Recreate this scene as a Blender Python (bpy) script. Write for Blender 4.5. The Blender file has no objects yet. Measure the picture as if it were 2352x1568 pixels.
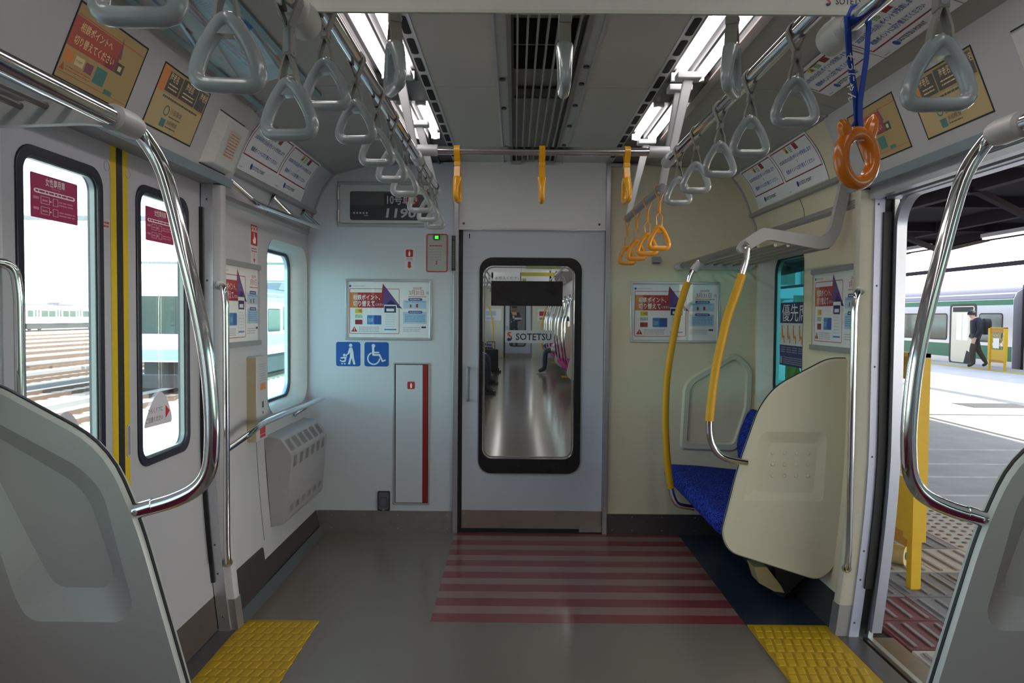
import bpy, bmesh, math, random
from mathutils import Vector, Matrix
from mathutils.geometry import tessellate_polygon
random.seed(7)
PI = math.pi
scene = bpy.context.scene
COL = scene.collection

# ------------------------------------------------------------------ camera
cam_d = bpy.data.cameras.new('camera')
cam_d.sensor_width = 36.0
cam_d.lens = 1700.0 / 2352.0 * 36.0
cam_d.clip_start = 0.05
cam_d.clip_end = 600
cam = bpy.data.objects.new('camera', cam_d)
COL.objects.link(cam)
_p, _y, _r = math.atan(59 / 1700), math.atan(6 / 1700), 0.0082
_f = Vector((-math.sin(_y) * math.cos(_p), math.cos(_y) * math.cos(_p), -math.sin(_p)))
_rt = _f.cross(Vector((0, 0, 1))).normalized()
_up = _rt.cross(_f)
_R = _rt * math.cos(_r) + _up * math.sin(_r)
_U = _up * math.cos(_r) - _rt * math.sin(_r)
_m = Matrix((_R, _U, -_f)).transposed().to_4x4()
_m.translation = (-0.10, 0.0, 1.316)
cam.matrix_world = _m
scene.camera = cam

# ------------------------------------------------------------------ sky, sun, exposure
SUN_EL = math.radians(32)
world = bpy.data.worlds.new('world')
scene.world = world
world.use_nodes = True
_nt = world.node_tree
_nt.nodes.clear()
_sky = _nt.nodes.new('ShaderNodeTexSky')
_sky.sky_type = 'NISHITA'
_sky.sun_disc = False
_sky.sun_elevation = SUN_EL
_sky.sun_rotation = math.radians(80)
_sky.air_density = 1.3
_sky.dust_density = 1.0
_bg = _nt.nodes.new('ShaderNodeBackground')
_bg.inputs['Strength'].default_value = 1.2
_wo = _nt.nodes.new('ShaderNodeOutputWorld')
_hs = _nt.nodes.new('ShaderNodeHueSaturation')
_hs.inputs['Saturation'].default_value = 0.55
_nt.links.new(_sky.outputs[0], _hs.inputs['Color'])
_nt.links.new(_hs.outputs[0], _bg.inputs[0])
_nt.links.new(_bg.outputs[0], _wo.inputs[0])
sun_d = bpy.data.lights.new('sun', 'SUN')
sun_d.energy = 14.0
sun_d.angle = math.radians(0.6)
sun_d.color = (1.0, 0.95, 0.87)
sun = bpy.data.objects.new('sun', sun_d)
COL.objects.link(sun)
_sd = Vector((math.cos(SUN_EL) * 0.985, -math.cos(SUN_EL) * 0.17, math.sin(SUN_EL)))
sun.rotation_euler = _sd.to_track_quat('Z', 'Y').to_euler()
sun.location = (40, -5, 30)
TUBE_EMIT = 9.5
scene.view_settings.view_transform = 'Standard'
scene.view_settings.look = 'None'
scene.view_settings.gamma = 1.0
scene.view_settings.use_curve_mapping = False
scene.view_settings.exposure = 0.0

# ------------------------------------------------------------------ materials
MATS = {}
def srgb(h):
    c = [int(h[i:i + 2], 16) / 255 for i in (0, 2, 4)]
    return tuple(x / 12.92 if x <= .04045 else ((x + .055) / 1.055) ** 2.4 for x in c)
def mat(name, col, rough=.5, metal=0., noise=.06, scale=40., bump=0., coat=0., emit=0., spec=.5):
    if name in MATS: return MATS[name]
    if isinstance(col, str): col = srgb(col)
    m = bpy.data.materials.new(name); m.use_nodes = True
    nt = m.node_tree; b = nt.nodes['Principled BSDF']
    b.inputs['Roughness'].default_value = rough
    b.inputs['Metallic'].default_value = metal
    b.inputs['Coat Weight'].default_value = coat
    b.inputs['Coat Roughness'].default_value = .12
    b.inputs['Specular IOR Level'].default_value = spec
    tc = nt.nodes.new('ShaderNodeTexCoord')
    nz = nt.nodes.new('ShaderNodeTexNoise')
    nz.inputs['Scale'].default_value = scale; nz.inputs['Detail'].default_value = 4
    nt.links.new(tc.outputs['Object'], nz.inputs['Vector'])
    mx = nt.nodes.new('ShaderNodeMix'); mx.data_type = 'RGBA'
    mx.inputs['A'].default_value = (*[c * (1 - noise) for c in col], 1)
    mx.inputs['B'].default_value = (*[min(1, c * (1 + noise)) for c in col], 1)
    nt.links.new(nz.outputs['Fac'], mx.inputs['Factor'])
    nt.links.new(mx.outputs['Result'], b.inputs['Base Color'])
    if bump:
        bp = nt.nodes.new('ShaderNodeBump'); bp.inputs['Strength'].default_value = bump
        bp.inputs['Distance'].default_value = .002
        nt.links.new(nz.outputs['Fac'], bp.inputs['Height'])
        nt.links.new(bp.outputs['Normal'], b.inputs['Normal'])
    if emit:
        nt.links.new(mx.outputs['Result'], b.inputs['Emission Color'])
        b.inputs['Emission Strength'].default_value = emit
    MATS[name] = m
    return m
def glass(name, tint, refl=.07):
    if name in MATS: return MATS[name]
    m = bpy.data.materials.new(name); m.use_nodes = True
    nt = m.node_tree; nt.nodes.clear()
    t = nt.nodes.new('ShaderNodeBsdfTransparent'); t.inputs[0].default_value = (*tint, 1)
    g = nt.nodes.new('ShaderNodeBsdfGlossy'); g.inputs['Roughness'].default_value = .02
    fr = nt.nodes.new('ShaderNodeLayerWeight'); fr.inputs['Blend'].default_value = .25
    ml = nt.nodes.new('ShaderNodeMath'); ml.operation = 'MULTIPLY_ADD'
    ml.inputs[1].default_value = .35; ml.inputs[2].default_value = refl * .5
    nt.links.new(fr.outputs['Fresnel'], ml.inputs[0])
    mx = nt.nodes.new('ShaderNodeMixShader'); o = nt.nodes.new('ShaderNodeOutputMaterial')
    nt.links.new(ml.outputs[0], mx.inputs[0]); nt.links.new(t.outputs[0], mx.inputs[1]); nt.links.new(g.outputs[0], mx.inputs[2])
    nt.links.new(mx.outputs[0], o.inputs[0])
    MATS[name] = m
    return m
def emitter(name, col, s):
    if name in MATS: return MATS[name]
    m = bpy.data.materials.new(name); m.use_nodes = True
    nt = m.node_tree; nt.nodes.clear()
    e = nt.nodes.new('ShaderNodeEmission'); e.inputs[0].default_value = (*col, 1); e.inputs[1].default_value = s
    o = nt.nodes.new('ShaderNodeOutputMaterial'); nt.links.new(e.outputs[0], o.inputs[0])
    MATS[name] = m
    return m

white = mat('white_wall_laminate', (.46, .465, .49), .38, noise=.03, scale=90, bump=.04)
cream = mat('cream_wall_laminate', (.68, .61, .45), .4, noise=.04, scale=90, bump=.04)
endwhite = mat('end_wall_white_paint', (.56, .585, .63), .42, noise=.03, scale=160, bump=.05)
doorpaint = mat('sliding_door_paint', (.39, .395, .44), .42, noise=.03, scale=200, bump=.05)
ceil_m = mat('ceiling_panel_grey', (.50, .475, .43), .6, noise=.05, scale=220, bump=.08)
ceil_d = mat('ceiling_duct_grey', (.42, .43, .41), .5, noise=.05, scale=120)
ceil_o = mat('ceiling_outer_panel', (.37, .355, .33), .55, noise=.05, scale=220, bump=.08)
black = mat('black_rubber', (.012, .012, .014), .45, noise=.2)
void = mat('black_void', (.004, .004, .004), .9)
steel = mat('brushed_stainless', (.52, .51, .50), .34, 1., noise=.08, scale=60)
steel_d = mat('kick_plate_stainless', (.36, .34, .335), .42, .85, noise=.15, scale=14)
chrome = mat('polished_chrome', (.78, .78, .79), .09, 1., noise=.02)
alum = mat('satin_aluminium', (.62, .64, .68), .38, .9, noise=.04)
silver = mat('silver_paint', (.50, .51, .54), .4, .3, noise=.03)
greyplas = mat('grey_strap_plastic', (.33, .36, .37), .22, noise=.03, coat=.6)
greybelt = mat('grey_vinyl_belt', (.26, .25, .23), .5, noise=.08)
amber = mat('amber_strap_plastic', (.72, .33, .01), .3, noise=.04, coat=.3)
orange_s = mat('orange_strap_plastic', (.75, .30, .012), .32, noise=.05, coat=.3)
yellowgrip = mat('yellow_pole_grip', (.60, .32, .003), .5, noise=.05, scale=300, bump=.3)
armgrey = mat('grey_arm_paint', (.50, .50, .52), .45, noise=.02)
part_m = mat('partition_frp_cream', (.56, .52, .41), .4, noise=.03, scale=260, bump=.05)
part_n = mat('partition_frp_grey', (.47, .49, .465), .32, noise=.03, scale=260, bump=.05)
paper = mat('paper_white', (.80, .80, .82), .55, noise=.01)
redink = mat('red_ink', (.46, .025, .025), .5, noise=.03)
redink2 = mat('dark_red_ink', (.30, .02, .04), .5, noise=.05)
orgink = mat('orange_ink', (.62, .22, .06), .5, noise=.08)
blueink = mat('blue_ink', (.02, .08, .33), .45, noise=.03)
navyink = mat('navy_ink', (.018, .02, .12), .45, noise=.03)
purpink = mat('purple_ink', (.13, .06, .24), .5, noise=.1)
cyanink = mat('pale_blue_ink', (.42, .60, .76), .5, noise=.03)
azureink = mat('azure_ink', (.03, .22, .55), .4, noise=.2, scale=30)
yelink = mat('yellow_ink', (.66, .56, .05), .5, noise=.05)
greenink = mat('green_ink', (.12, .38, .12), .5, noise=.05)
greyink = mat('grey_ink', (.33, .34, .40), .5, noise=.03)
blackink = mat('black_ink', (.03, .03, .035), .45, noise=.03)
whiteink = mat('white_ink', (.82, .82, .82), .5, noise=.01)
signblue = mat('sign_blue', (.008, .085, .36), .4, noise=.02)
magenta = mat('magenta_sticker', (.36, .02, .10), .45, noise=.05)
seatblue = None  # set with the seat
INK = [paper, redink, orgink, blueink, navyink, purpink, cyanink, azureink, yelink, greenink, greyink, blackink, whiteink, redink2]
PAPER, RED, ORG, BLUE, NAVY, PURP, CYAN, AZUR, YEL, GRN, GREY, BLK, WHT, DRED = range(14)

# ------------------------------------------------------------------ mesh helpers
def rr(u0, v0, u1, v1, r, n=5):
    out = []
    for cu, cv, a in ((u1 - r, v0 + r, -90), (u1 - r, v1 - r, 0), (u0 + r, v1 - r, 90), (u0 + r, v0 + r, 180)):
        for i in range(n + 1):
            t = math.radians(a + 90 * i / n)
            out.append((cu + r * math.cos(t), cv + r * math.sin(t)))
    return out
def circ(u, v, r, n=20):
    return [(u + r * math.cos(2 * PI * i / n), v + r * math.sin(2 * PI * i / n)) for i in range(n)]
def roundpoly(pts, rad, n=4):
    out = []
    N = len(pts)
    for i, p in enumerate(pts):
        p = Vector(p); a = Vector(pts[i - 1]); b = Vector(pts[(i + 1) % N])
        r = rad[i] if isinstance(rad, (list, tuple)) else rad
        if r <= 0:
            out.append(tuple(p)); continue
        da, db = (a - p), (b - p)
        la, lb = da.length, db.length
        d = min(r, la * .48, lb * .48)
        p0, p1 = p + da / la * d, p + db / lb * d
        for k in range(n + 1):
            t = k / n
            out.append(tuple((1 - t) ** 2 * p0 + 2 * t * (1 - t) * p + t * t * p1))
    return out
def fillet(path, r, n=5):
    out = [Vector(path[0])]
    for i in range(1, len(path) - 1):
        a, p, b = Vector(path[i - 1]), Vector(path[i]), Vector(path[i + 1])
        da, db = a - p, b - p
        d = min(r, da.length * .49, db.length * .49)
        p0, p1 = p + da.normalized() * d, p + db.normalized() * d
        for k in range(n + 1):
            t = k / n
            out.append((1 - t) ** 2 * p0 + 2 * t * (1 - t) * p + t * t * p1)
    out.append(Vector(path[-1]))
    return out
def spline(pts, n=6, closed=False):
    P = [Vector(p) for p in pts]; out = []
    N = len(P)
    for i in range(N if closed else N - 1):
        if closed: p0, p1, p2, p3 = P[i - 1], P[i], P[(i + 1) % N], P[(i + 2) % N]
        else: p0, p1, p2, p3 = P[max(0, i - 1)], P[i], P[i + 1], P[min(N - 1, i + 2)]
        for k in range(n):
            t = k / n
            out.append(.5 * ((2 * p1) + (p2 - p0) * t + (2 * p0 - 5 * p1 + 4 * p2 - p3) * t * t + (3 * p1 - p0 - 3 * p2 + p3) * t ** 3))
    if not closed: out.append(P[-1])
    return out
_TX = {}
def text_geo(s, bold=0.0):
    k = (s, bold)
    if k in _TX: return _TX[k]
    c = bpy.data.curves.new('t', 'FONT'); c.body = s; c.resolution_u = 2; c.offset = bold
    c.fill_mode = 'FRONT'
    o = bpy.data.objects.new('t', c); COL.objects.link(o)
    dg = bpy.context.evaluated_depsgraph_get()
    ev = o.evaluated_get(dg); me = ev.to_mesh()
    vs = [(v.co.x, v.co.y) for v in me.vertices]; fs = [tuple(p.vertices) for p in me.polygons]
    ev.to_mesh_clear(); bpy.data.objects.remove(o); bpy.data.curves.remove(c)
    x0 = min((v[0] for v in vs), default=0); x1 = max((v[0] for v in vs), default=1)
    vs = [(x - x0, y) for x, y in vs]
    _TX[k] = (vs, fs, x1 - x0)
    return _TX[k]
def plane(o, du, dv, n):
    o, du, dv, n = Vector(o), Vector(du), Vector(dv), Vector(n)
    return lambda u, v, w=0.: o + du * u + dv * v + n * w

class MB:
    def __init__(s): s.v = []; s.f = []; s.mi = []; s.j = 0
    def add(s, vs, fs, m=0):
        b = len(s.v); s.v += [tuple(p) for p in vs]
        for f in fs: s.f.append(tuple(b + i for i in f)); s.mi.append(m)
        return s
    def box(s, a, b, m=0):
        x0, x1 = sorted((a[0], b[0])); y0, y1 = sorted((a[1], b[1])); z0, z1 = sorted((a[2], b[2]))
        return s.add([(x0, y0, z0), (x1, y0, z0), (x1, y1, z0), (x0, y1, z0), (x0, y0, z1), (x1, y0, z1), (x1, y1, z1), (x0, y1, z1)],
                     [(0, 3, 2, 1), (4, 5, 6, 7), (0, 1, 5, 4), (1, 2, 6, 5), (2, 3, 7, 6), (3, 0, 4, 7)], m)
    def plate(s, outer, holes, fn, w0, w1, m=0):
        loops = [outer] + list(holes)
        tri = tessellate_polygon([[Vector((p[0], p[1], 0)) for p in l] for l in loops])
        flat = [p for l in loops for p in l]; n = len(flat)
        vs = [fn(p[0], p[1], w0) for p in flat] + [fn(p[0], p[1], w1) for p in flat]
        fs = [tuple(t) for t in tri] + [tuple(n + i for i in reversed(t)) for t in tri]
        k = 0
        for l in loops:
            L = len(l)
            for i in range(L):
                a, b = k + i, k + (i + 1) % L
                fs.append((a, b, n + b, n + a))
            k += L
        return s.add(vs, fs, m)
    def prism(s, poly, fn, w0, w1, m=0): return s.plate(poly, [], fn, w0, w1, m)
    def loft(s, loops, m=0, cap0=False, cap1=False):
        L = len(loops[0]); vs = [p for l in loops for p in l]; fs = []
        for j in range(len(loops) - 1):
            for i in range(L):
                a, b = j * L + i, j * L + (i + 1) % L
                fs.append((a, b, b + L, a + L))
        if cap0: fs.append(tuple(range(L)))
        if cap1: fs.append(tuple((len(loops) - 1) * L + i for i in reversed(range(L))))
        return s.add(vs, fs, m)
    def tube(s, path, r, n=12, m=0, closed=False, cap=True, rb=None, bn=None):
        P = [Vector(p) for p in path]; N = len(P); loops = []
        prev = None
        for i in range(N):
            if closed: t = (P[(i + 1) % N] - P[i - 1])
            else: t = P[min(N - 1, i + 1)] - P[max(0, i - 1)]
            t.normalize()
            if bn is not None: bi = Vector(bn); nn = bi.cross(t).normalized()
            else:
                if prev is None:
                    ref = Vector((0, 0, 1)) if abs(t.z) < .9 else Vector((1, 0, 0))
                    nn = t.cross(ref).normalized()
                else:
                    nn = (prev - t * prev.dot(t)).normalized()
                prev = nn; bi = t.cross(nn)
            ra = r(i / max(1, N - 1)) if callable(r) else r
            rbb = (rb(i / max(1, N - 1)) if callable(rb) else rb) if rb is not None else ra
            loops.append([P[i] + nn * ra * math.cos(2 * PI * k / n) + bi * rbb * math.sin(2 * PI * k / n) for k in range(n)])
        if closed: return s.loft(loops + [loops[0]], m)
        return s.loft(loops, m, cap, cap)
    def sweep(s, path, sec, side, m=0, closed=False):
        # rectangular ribbon: sec=(half thickness in plane, half width along side)
        P = [Vector(p) for p in path]; N = len(P); S = Vector(side).normalized(); loops = []
        for i in range(N):
            t = (P[(i + 1) % N] - P[i - 1]) if closed else (P[min(N - 1, i + 1)] - P[max(0, i - 1)])
            nn = S.cross(t).normalized()
            loops.append([P[i] + nn * sec[0] + S * sec[1], P[i] - nn * sec[0] + S * sec[1], P[i] - nn * sec[0] - S * sec[1], P[i] + nn * sec[0] - S * sec[1]])
        if closed: return s.loft(loops + [loops[0]], m)
        return s.loft(loops, m, True, True)
    def lathe(s, prof, c, ax='z', n=24, m=0):
        loops = []
        for r, h in prof:
            l = []
            for k in range(n):
                a = 2 * PI * k / n; u, v = r * math.cos(a), r * math.sin(a)
                l.append({'z': (c[0] + u, c[1] + v, c[2] + h), 'y': (c[0] + u, c[1] + h, c[2] + v), 'x': (c[0] + h, c[1] + u, c[2] + v)}[ax])
            loops.append(l)
        return s.loft(loops, m, True, True)
    def grid(s, fn, nu, nv, m=0):
        vs = [fn(i / nu, j / nv) for j in range(nv + 1) for i in range(nu + 1)]
        fs = [(j * (nu + 1) + i, j * (nu + 1) + i + 1, (j + 1) * (nu + 1) + i + 1, (j + 1) * (nu + 1) + i) for j in range(nv) for i in range(nu)]
        return s.add(vs, fs, m)
    # flat print
    def rect(s, u0, v0, u1, v1, fn, w, m, nv=1, nu=1):
        return s.grid(lambda a, b: fn(u0 + (u1 - u0) * a, v0 + (v1 - v0) * b, w), nu, nv, m)
    def poly(s, pts, fn, w, m):
        tri = tessellate_polygon([[Vector((p[0], p[1], 0)) for p in pts]])
        s.j = (s.j + 1) % 8; w = w + (s.j * 5e-5 if w >= 0 else -s.j * 5e-5)
        return s.add([fn(p[0], p[1], w) for p in pts], [tuple(t) for t in tri], m)
    def frame2(s, u0, v0, u1, v1, t, fn, w, m, nv=1):
        s.rect(u0, v0, u1, v0 + t, fn, w, m); s.rect(u0, v1 - t, u1, v1, fn, w, m)
        s.rect(u0, v0, u0 + t, v1, fn, w, m, nv); s.rect(u1 - t, v0, u1, v1, fn, w, m, nv)
    def line(s, pts, t, fn, w, m):
        for a, b in zip(pts, pts[1:]):
            d = Vector((b[0] - a[0], b[1] - a[1])); L = d.length or 1; nx, ny = -d.y / L * t / 2, d.x / L * t / 2
            s.poly([(a[0] + nx, a[1] + ny), (a[0] - nx, a[1] - ny), (b[0] - nx, b[1] - ny), (b[0] + nx, b[1] + ny)], fn, w, m)
    def text(s, t, size, fn, u, v, w, m, bold=0., al='l', sx=1., width=None, slant=0.):
        vs, fs, wd = text_geo(t, bold)
        if width: sx = width / (wd * size)
        off = {'l': 0, 'c': -wd * size * sx / 2, 'r': -wd * size * sx}[al]
        s.add([fn(u + off + x * size * sx + y * slant * size, v + y * size, w) for x, y in vs], fs, m)
    def build(s, name, mats, parent=None, bevel=0., smooth=True, recalc=True, ang=.6):
        me = bpy.data.meshes.new(name)
        o3 = Vector(parent.get('_o', (0, 0, 0))) if parent else Vector((0, 0, 0))
        me.from_pydata([tuple(Vector(p) - o3) for p in s.v], [], s.f)
        if not isinstance(mats, (list, tuple)): mats = [mats]
        for mm in mats: me.materials.append(mm)
        if len(mats) > 1: me.polygons.foreach_set('material_index', s.mi)
        if recalc:
            bm = bmesh.new(); bm.from_mesh(me); bmesh.ops.recalc_face_normals(bm, faces=bm.faces); bm.to_mesh(me); bm.free()
        if smooth:
            me.shade_smooth(); me.set_sharp_from_angle(angle=ang)
        o = bpy.data.objects.new(name, me); COL.objects.link(o)
        if parent: o.parent = parent
        o['_o'] = tuple(o3)
        if bevel:
            b = o.modifiers.new('bevel', 'BEVEL'); b.width = bevel; b.segments = 2; b.limit_method = 'ANGLE'; b.angle_limit = .7
        return o
def tag(o, label, cat, group=None):
    o['label'] = label; o['category'] = cat
    if group: o['group'] = group
    return o
def thing(name, label, cat, loc=(0, 0, 0), group=None):
    o = bpy.data.objects.new(name, None); COL.objects.link(o); o.location = loc; o['_o'] = tuple(loc)
    o.empty_display_size = .05
    return tag(o, label, cat, group)
def struct(o, label=None):
    o['kind'] = 'structure'
    if label: o['label'] = label
    return o
def sempty(name, loc=(0, 0, 0), label=None):
    o = bpy.data.objects.new(name, None); COL.objects.link(o); o.location = loc; o['_o'] = tuple(loc); o.empty_display_size = .05
    return struct(o, label)
def dup(root, loc, label, group=None, rot=0.):
    r = root.copy(); COL.objects.link(r); r.location = loc; r.rotation_euler = (0, 0, rot); r['label'] = label
    if group: r['group'] = group
    for ch in root.children:
        c = ch.copy(); COL.objects.link(c); c.parent = r
        for g in ch.children:
            d = g.copy(); COL.objects.link(d); d.parent = c
    return r
XZ = lambda y: (lambda u, v, w=0.: Vector((u, y + w, v)))          # u=x v=z, w along +y
YZ = lambda x: (lambda u, v, w=0.: Vector((x + w, u, v)))          # u=y v=z, w along +x
XY = lambda z: (lambda u, v, w=0.: Vector((u, v, z + w)))
def bars_of_text(b, fn, u0, u1, v0, n, dv, h, m, w=.0012):
    for k in range(n):
        x = u0
        while x < u1 - .004:
            l = random.uniform(.006, .022); b.rect(x, v0 - k * dv, min(u1, x + l), v0 - k * dv + h, fn, w, m); x += l + .0022
# ================================================================== car shell
D = 4.45            # end wall
WX = 1.345          # inner face of the side walls above the waist
YB = -4.0           # rear limit of the modelled part of the car
def wx(z):
    return WX if z >= .8 else WX - .065 * ((.8 - z) / .8) ** 1.6
def side_prof(z0, z1, off=0., th=.03, n=9):
    zs = [z0 + (z1 - z0) * i / n for i in range(n + 1)]
    return [(wx(z) + off, z) for z in zs] + [(wx(z) + off + th, z) for z in reversed(zs)]
def side_fn(s): return lambda u, v, w=0.: Vector((s * u, w, v))

# floor ------------------------------------------------------------
floor_m = mat('grey_floor_vinyl', (.172, .148, .125), .32, noise=.12, scale=260, coat=.25)
hatch_m = mat('pink_floor_vinyl', (.26, .15, .135), .32, noise=.1, scale=260, coat=.25)
stripe_m = mat('red_floor_vinyl', (.20, .04, .045), .32, noise=.1, scale=260, coat=.25)
bluef_m = mat('navy_floor_vinyl', (.022, .032, .055), .35, noise=.2, scale=260, coat=.2)
tact_m = mat('yellow_tactile_vinyl', (.42, .255, .002), .6, noise=.08, scale=80)
pad_m = mat('yellow_tactile_pad', (.49, .31, .004), .55, noise=.06, scale=80)
sill_m = mat('dark_sill_metal', (.16, .15, .15), .4, .6, noise=.12, scale=20)
fl = struct(MB().box((-1.30, YB, -.06), (1.30, D, 0)).build('floor', floor_m), 'grey vinyl floor of the train car')
MB().box((-.453, 3.135, 0), (.90, D - .005, .0006)).build('hatch_base', hatch_m, fl)
st0 = None
for k in range(8):
    y0 = 3.135 + k * .1785
    MB().box((-.453, y0, .0006), (.90, min(y0 + .09, D - .006), .0012)).build('hatch_stripe', stripe_m, fl)
MB().box((.90, 3.125, 0), (1.30, D - .005, .0008)).build('seat_floor_strip', bluef_m, fl)
padme = None
for s, x0, x1 in ((-1, -1.245, -.93), (1, .905, 1.245)):
    tp = thing('tactile_plate', 'yellow tactile warning plate inside the %s' % ('closed left doors' if s < 0 else 'open right door'), 'tactile plate', ((x0 + x1) / 2, 2.4, 0), 'yellow door plates')
    MB().box((x0, 1.66, 0), (x1, 3.13, .003)).build('base', tact_m, tp)
    if padme is None:
        a, b = .0135, .024
        padme = MB()
        lo = [(-a - .004, -b, 0), (a - .004, -b, 0), (a + .004, b, 0), (-a + .004, b, 0)]
        hi = [(x * .8, y * .85, .0028) for x, y, z in lo]
        padme.loft([lo, hi], 0, False, True)
        padme = padme.build('pad', pad_m, None); pm = padme.data; bpy.data.objects.remove(padme)
    nx = int((x1 - x0) / .038)
    for j in range(24):
        for i in range(nx):
            o = bpy.data.objects.new('pad', pm); COL.objects.link(o); o.parent = tp
            o.location = (x0 + .022 + i * .0385 + (.012 if j % 2 else 0) - (x0 + x1) / 2, 1.69 + j * .0605 - 2.4, .003)
tag(struct(MB().box((-1.40, 1.72, -.05), (-1.25, 3.03, .001)).build('trim_1', sill_m)), 'dark metal door sill under the closed left doors', 'sill')
rs = struct(MB().box((1.25, 1.72, -.05), (1.335, 3.03, .001)).build('trim_2', sill_m))
MB().box((1.355, 1.72, -.05), (1.48, 3.03, -.004)).build('outer_sill', mat('worn_sill_plate', (.24, .195, .18), .35, .8, noise=.15, scale=15), rs)
MB().box((1.335, 1.72, -.05), (1.355, 3.03, -.016)).build('door_groove', void, rs)

# side walls --------------------------------------------------------
COVE = [(WX, 1.80), (1.338, 1.86), (1.315, 1.915)]
def cove(t):          # ad cove between wall and ceiling, t 0..1
    return (1.305 - .12 * t + .012 * math.sin(PI * t), 1.935 + .218 * t + .012 * math.sin(PI * t))
cove_in = COVE + [cove(i / 8) for i in range(9)]
cove_prof = cove_in + [(1.20, 2.24), (1.40, 2.24), (1.40, 1.80)]
WIN = (3.715, .80, 4.425, 1.70)
def side_wall(s, name, far_m):
    root = sempty(name, (s * WX, 2, 0), '%s side wall of the car' % ('white left' if s < 0 else 'cream right'))
    fn = side_fn(s)
    segs = [(3.085, D, far_m, WIN), (-1.75, 1.66, white, (-1.3, .86, 1.2, 1.68)), (YB, -1.75, white, (-2.9, .86, -2.0, 1.68))]
    for y0, y1, m, w in segs:
        b = MB(); b.prism(side_prof(0, .80), fn, y0, y1)
        b.build('lower_panel', m, root)
        b = MB()
        b.plate([(y0, .80), (y1, .80), (y1, 1.80), (y0, 1.80)], [rr(*w, .115, 7)], YZ(s * WX), 0, s * .03)
        b.build('window_panel', m, root)
        MB().prism(cove_prof, fn, y0, y1).build('cove_panel', m if y0 > 3 else white, root)
        # grey ad-holder strips along the cove
        for t0, nm in ((-.06, 'lower_ad_rail'), (1.02, 'upper_ad_rail')):
            x, z = cove(max(0, min(1, t0)))
            x += -.004; z += (-.022 if t0 < 0 else -.004)
            MB().prism([(x - .006, z), (x + .02, z - .004), (x + .02, z + .022), (x - .012, z + .018)], fn, y0, y1 - .002).build(nm, mat('grey_ad_rail', (.34, .34, .34), .4, .3), root)
    for y in (3.72,):   # joint lines of the upper panel
        MB().tube([(s * x, y, z) for x, z in COVE], .0018, 6).build('panel_joint', black, root)
    MB().prism([(WX - .012, 1.80), (WX, 1.785), (WX, 1.83), (WX - .006, 1.815)], fn, 3.095, D).build('waist_moulding', mat('moulding_grey', (.40, .38, .38), .4, .4), root)
    return root
wall_l = side_wall(-1, 'wall_left', white)
wall_r = side_wall(1, 'wall_right', cream)

def car_window(s, w, n, tint, label, deep=.075):
    root = sempty('window_%d' % n, (s * WX, (w[0] + w[2]) / 2, w[1]), label)
    y0, z0, y1, z1 = w
    outer = rr(y0, z0, y1, z1, .115, 7)
    mid = rr(y0 + .03, z0 + .03, y1 - .045, z1 - .03, .10, 7)
    inn = rr(y0 + .04, z0 + .04, y1 - .075, z1 - .04, .09, 7)
    f = YZ(s * WX)
    fr = mat('window_reveal_white', (.62, .68, .68), .35) if s < 0 else mat('window_reveal_grey', (.50, .50, .45), .35)
    b = MB().loft([[f(u, v, -s * .002) for u, v in outer], [f(u, v, s * .03) for u, v in mid], [f(u, v, s * deep) for u, v in inn]])
    b.build('reveal', fr, root, recalc=True)
    g2 = rr(y0 + .055, z0 + .055, y1 - .09, z1 - .055, .08, 7)
    MB().plate(rr(y0 + .02, z0 + .02, y1 - .02, z1 - .02, .1, 7), [g2], f, s * deep, s * (deep + .012)).build('gasket', black, root)
    MB().plate(rr(y0 + .045, z0 + .045, y1 - .08, z1 - .045, .085, 7), [], f, s * (deep + .004), s * (deep + .008)).build('glass', glass('glass_%d' % n, tint), root)
    MB().plate([(y0 - .02, z0 - .02), (y1 + .02, z0 - .02), (y1 + .02, z1 + .02), (y0 - .02, z1 + .02)], [g2], f, s * (deep + .012), s * (deep + .03)).build('outer_skin', alum, root)
    return root
win_l = car_window(-1, WIN, 1, (.70, .93, .94), 'narrow rounded window on the left wall by the end wall')
win_r = car_window(1, WIN, 2, (.26, .65, .69), 'teal tinted window over the priority seat')
for n, (s, w) in enumerate([(-1, (-1.3, .86, 1.2, 1.68)), (1, (-1.3, .86, 1.2, 1.68)), (-1, (-2.9, .86, -2.0, 1.68)), (1, (-2.9, .86, -2.0, 1.68))]):
    car_window(s, w, 3 + n, (.55, .63, .63) if s < 0 else (.4, .5, .5), 'window in the rear part of the car')
struct(MB().box((-1.45, YB - .04, 0), (1.45, YB, 2.3)).build('wall_rear', white), 'rear limit of the car interior')

# door headers ------------------------------------------------------
def header(s, n):
    fn = side_fn(s)
    root = struct(MB().prism([(1.42, 1.85), (1.302, 1.85), (1.298, 1.872), (1.183, 2.152), (1.183, 2.20), (1.42, 2.20)], fn, 1.60, 3.13).build('trim_%d' % n, mat('header_white', (.47, .46, .465), .4, noise=.02)), 'sloping white header panel above the %s door' % ('left' if s < 0 else 'right'))
    MB().prism([(1.297, 1.842), (1.303, 1.842), (1.303, 1.874), (1.290, 1.874)], fn, 1.60, 3.135).build('lip', mat('blue_grey_lip', (.26, .32, .36), .35, .3), root)
    MB().prism([(1.42, 1.845), (1.30, 1.845), (1.30, 1.85), (1.42, 1.85)], fn, 1.62, 3.12).build('soffit', mat('header_soffit', (.33, .34, .36), .5), root)
    MB().prism([(1.190, 2.158), (1.166, 2.165), (1.166, 2.19), (1.19, 2.19)], fn, 1.60, 3.12).build('top_seal', mat('grey_seal', (.22, .21, .2), .5), root)
    return root
hd_l = header(-1, 3)
hd_r = header(1, 4)

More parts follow.
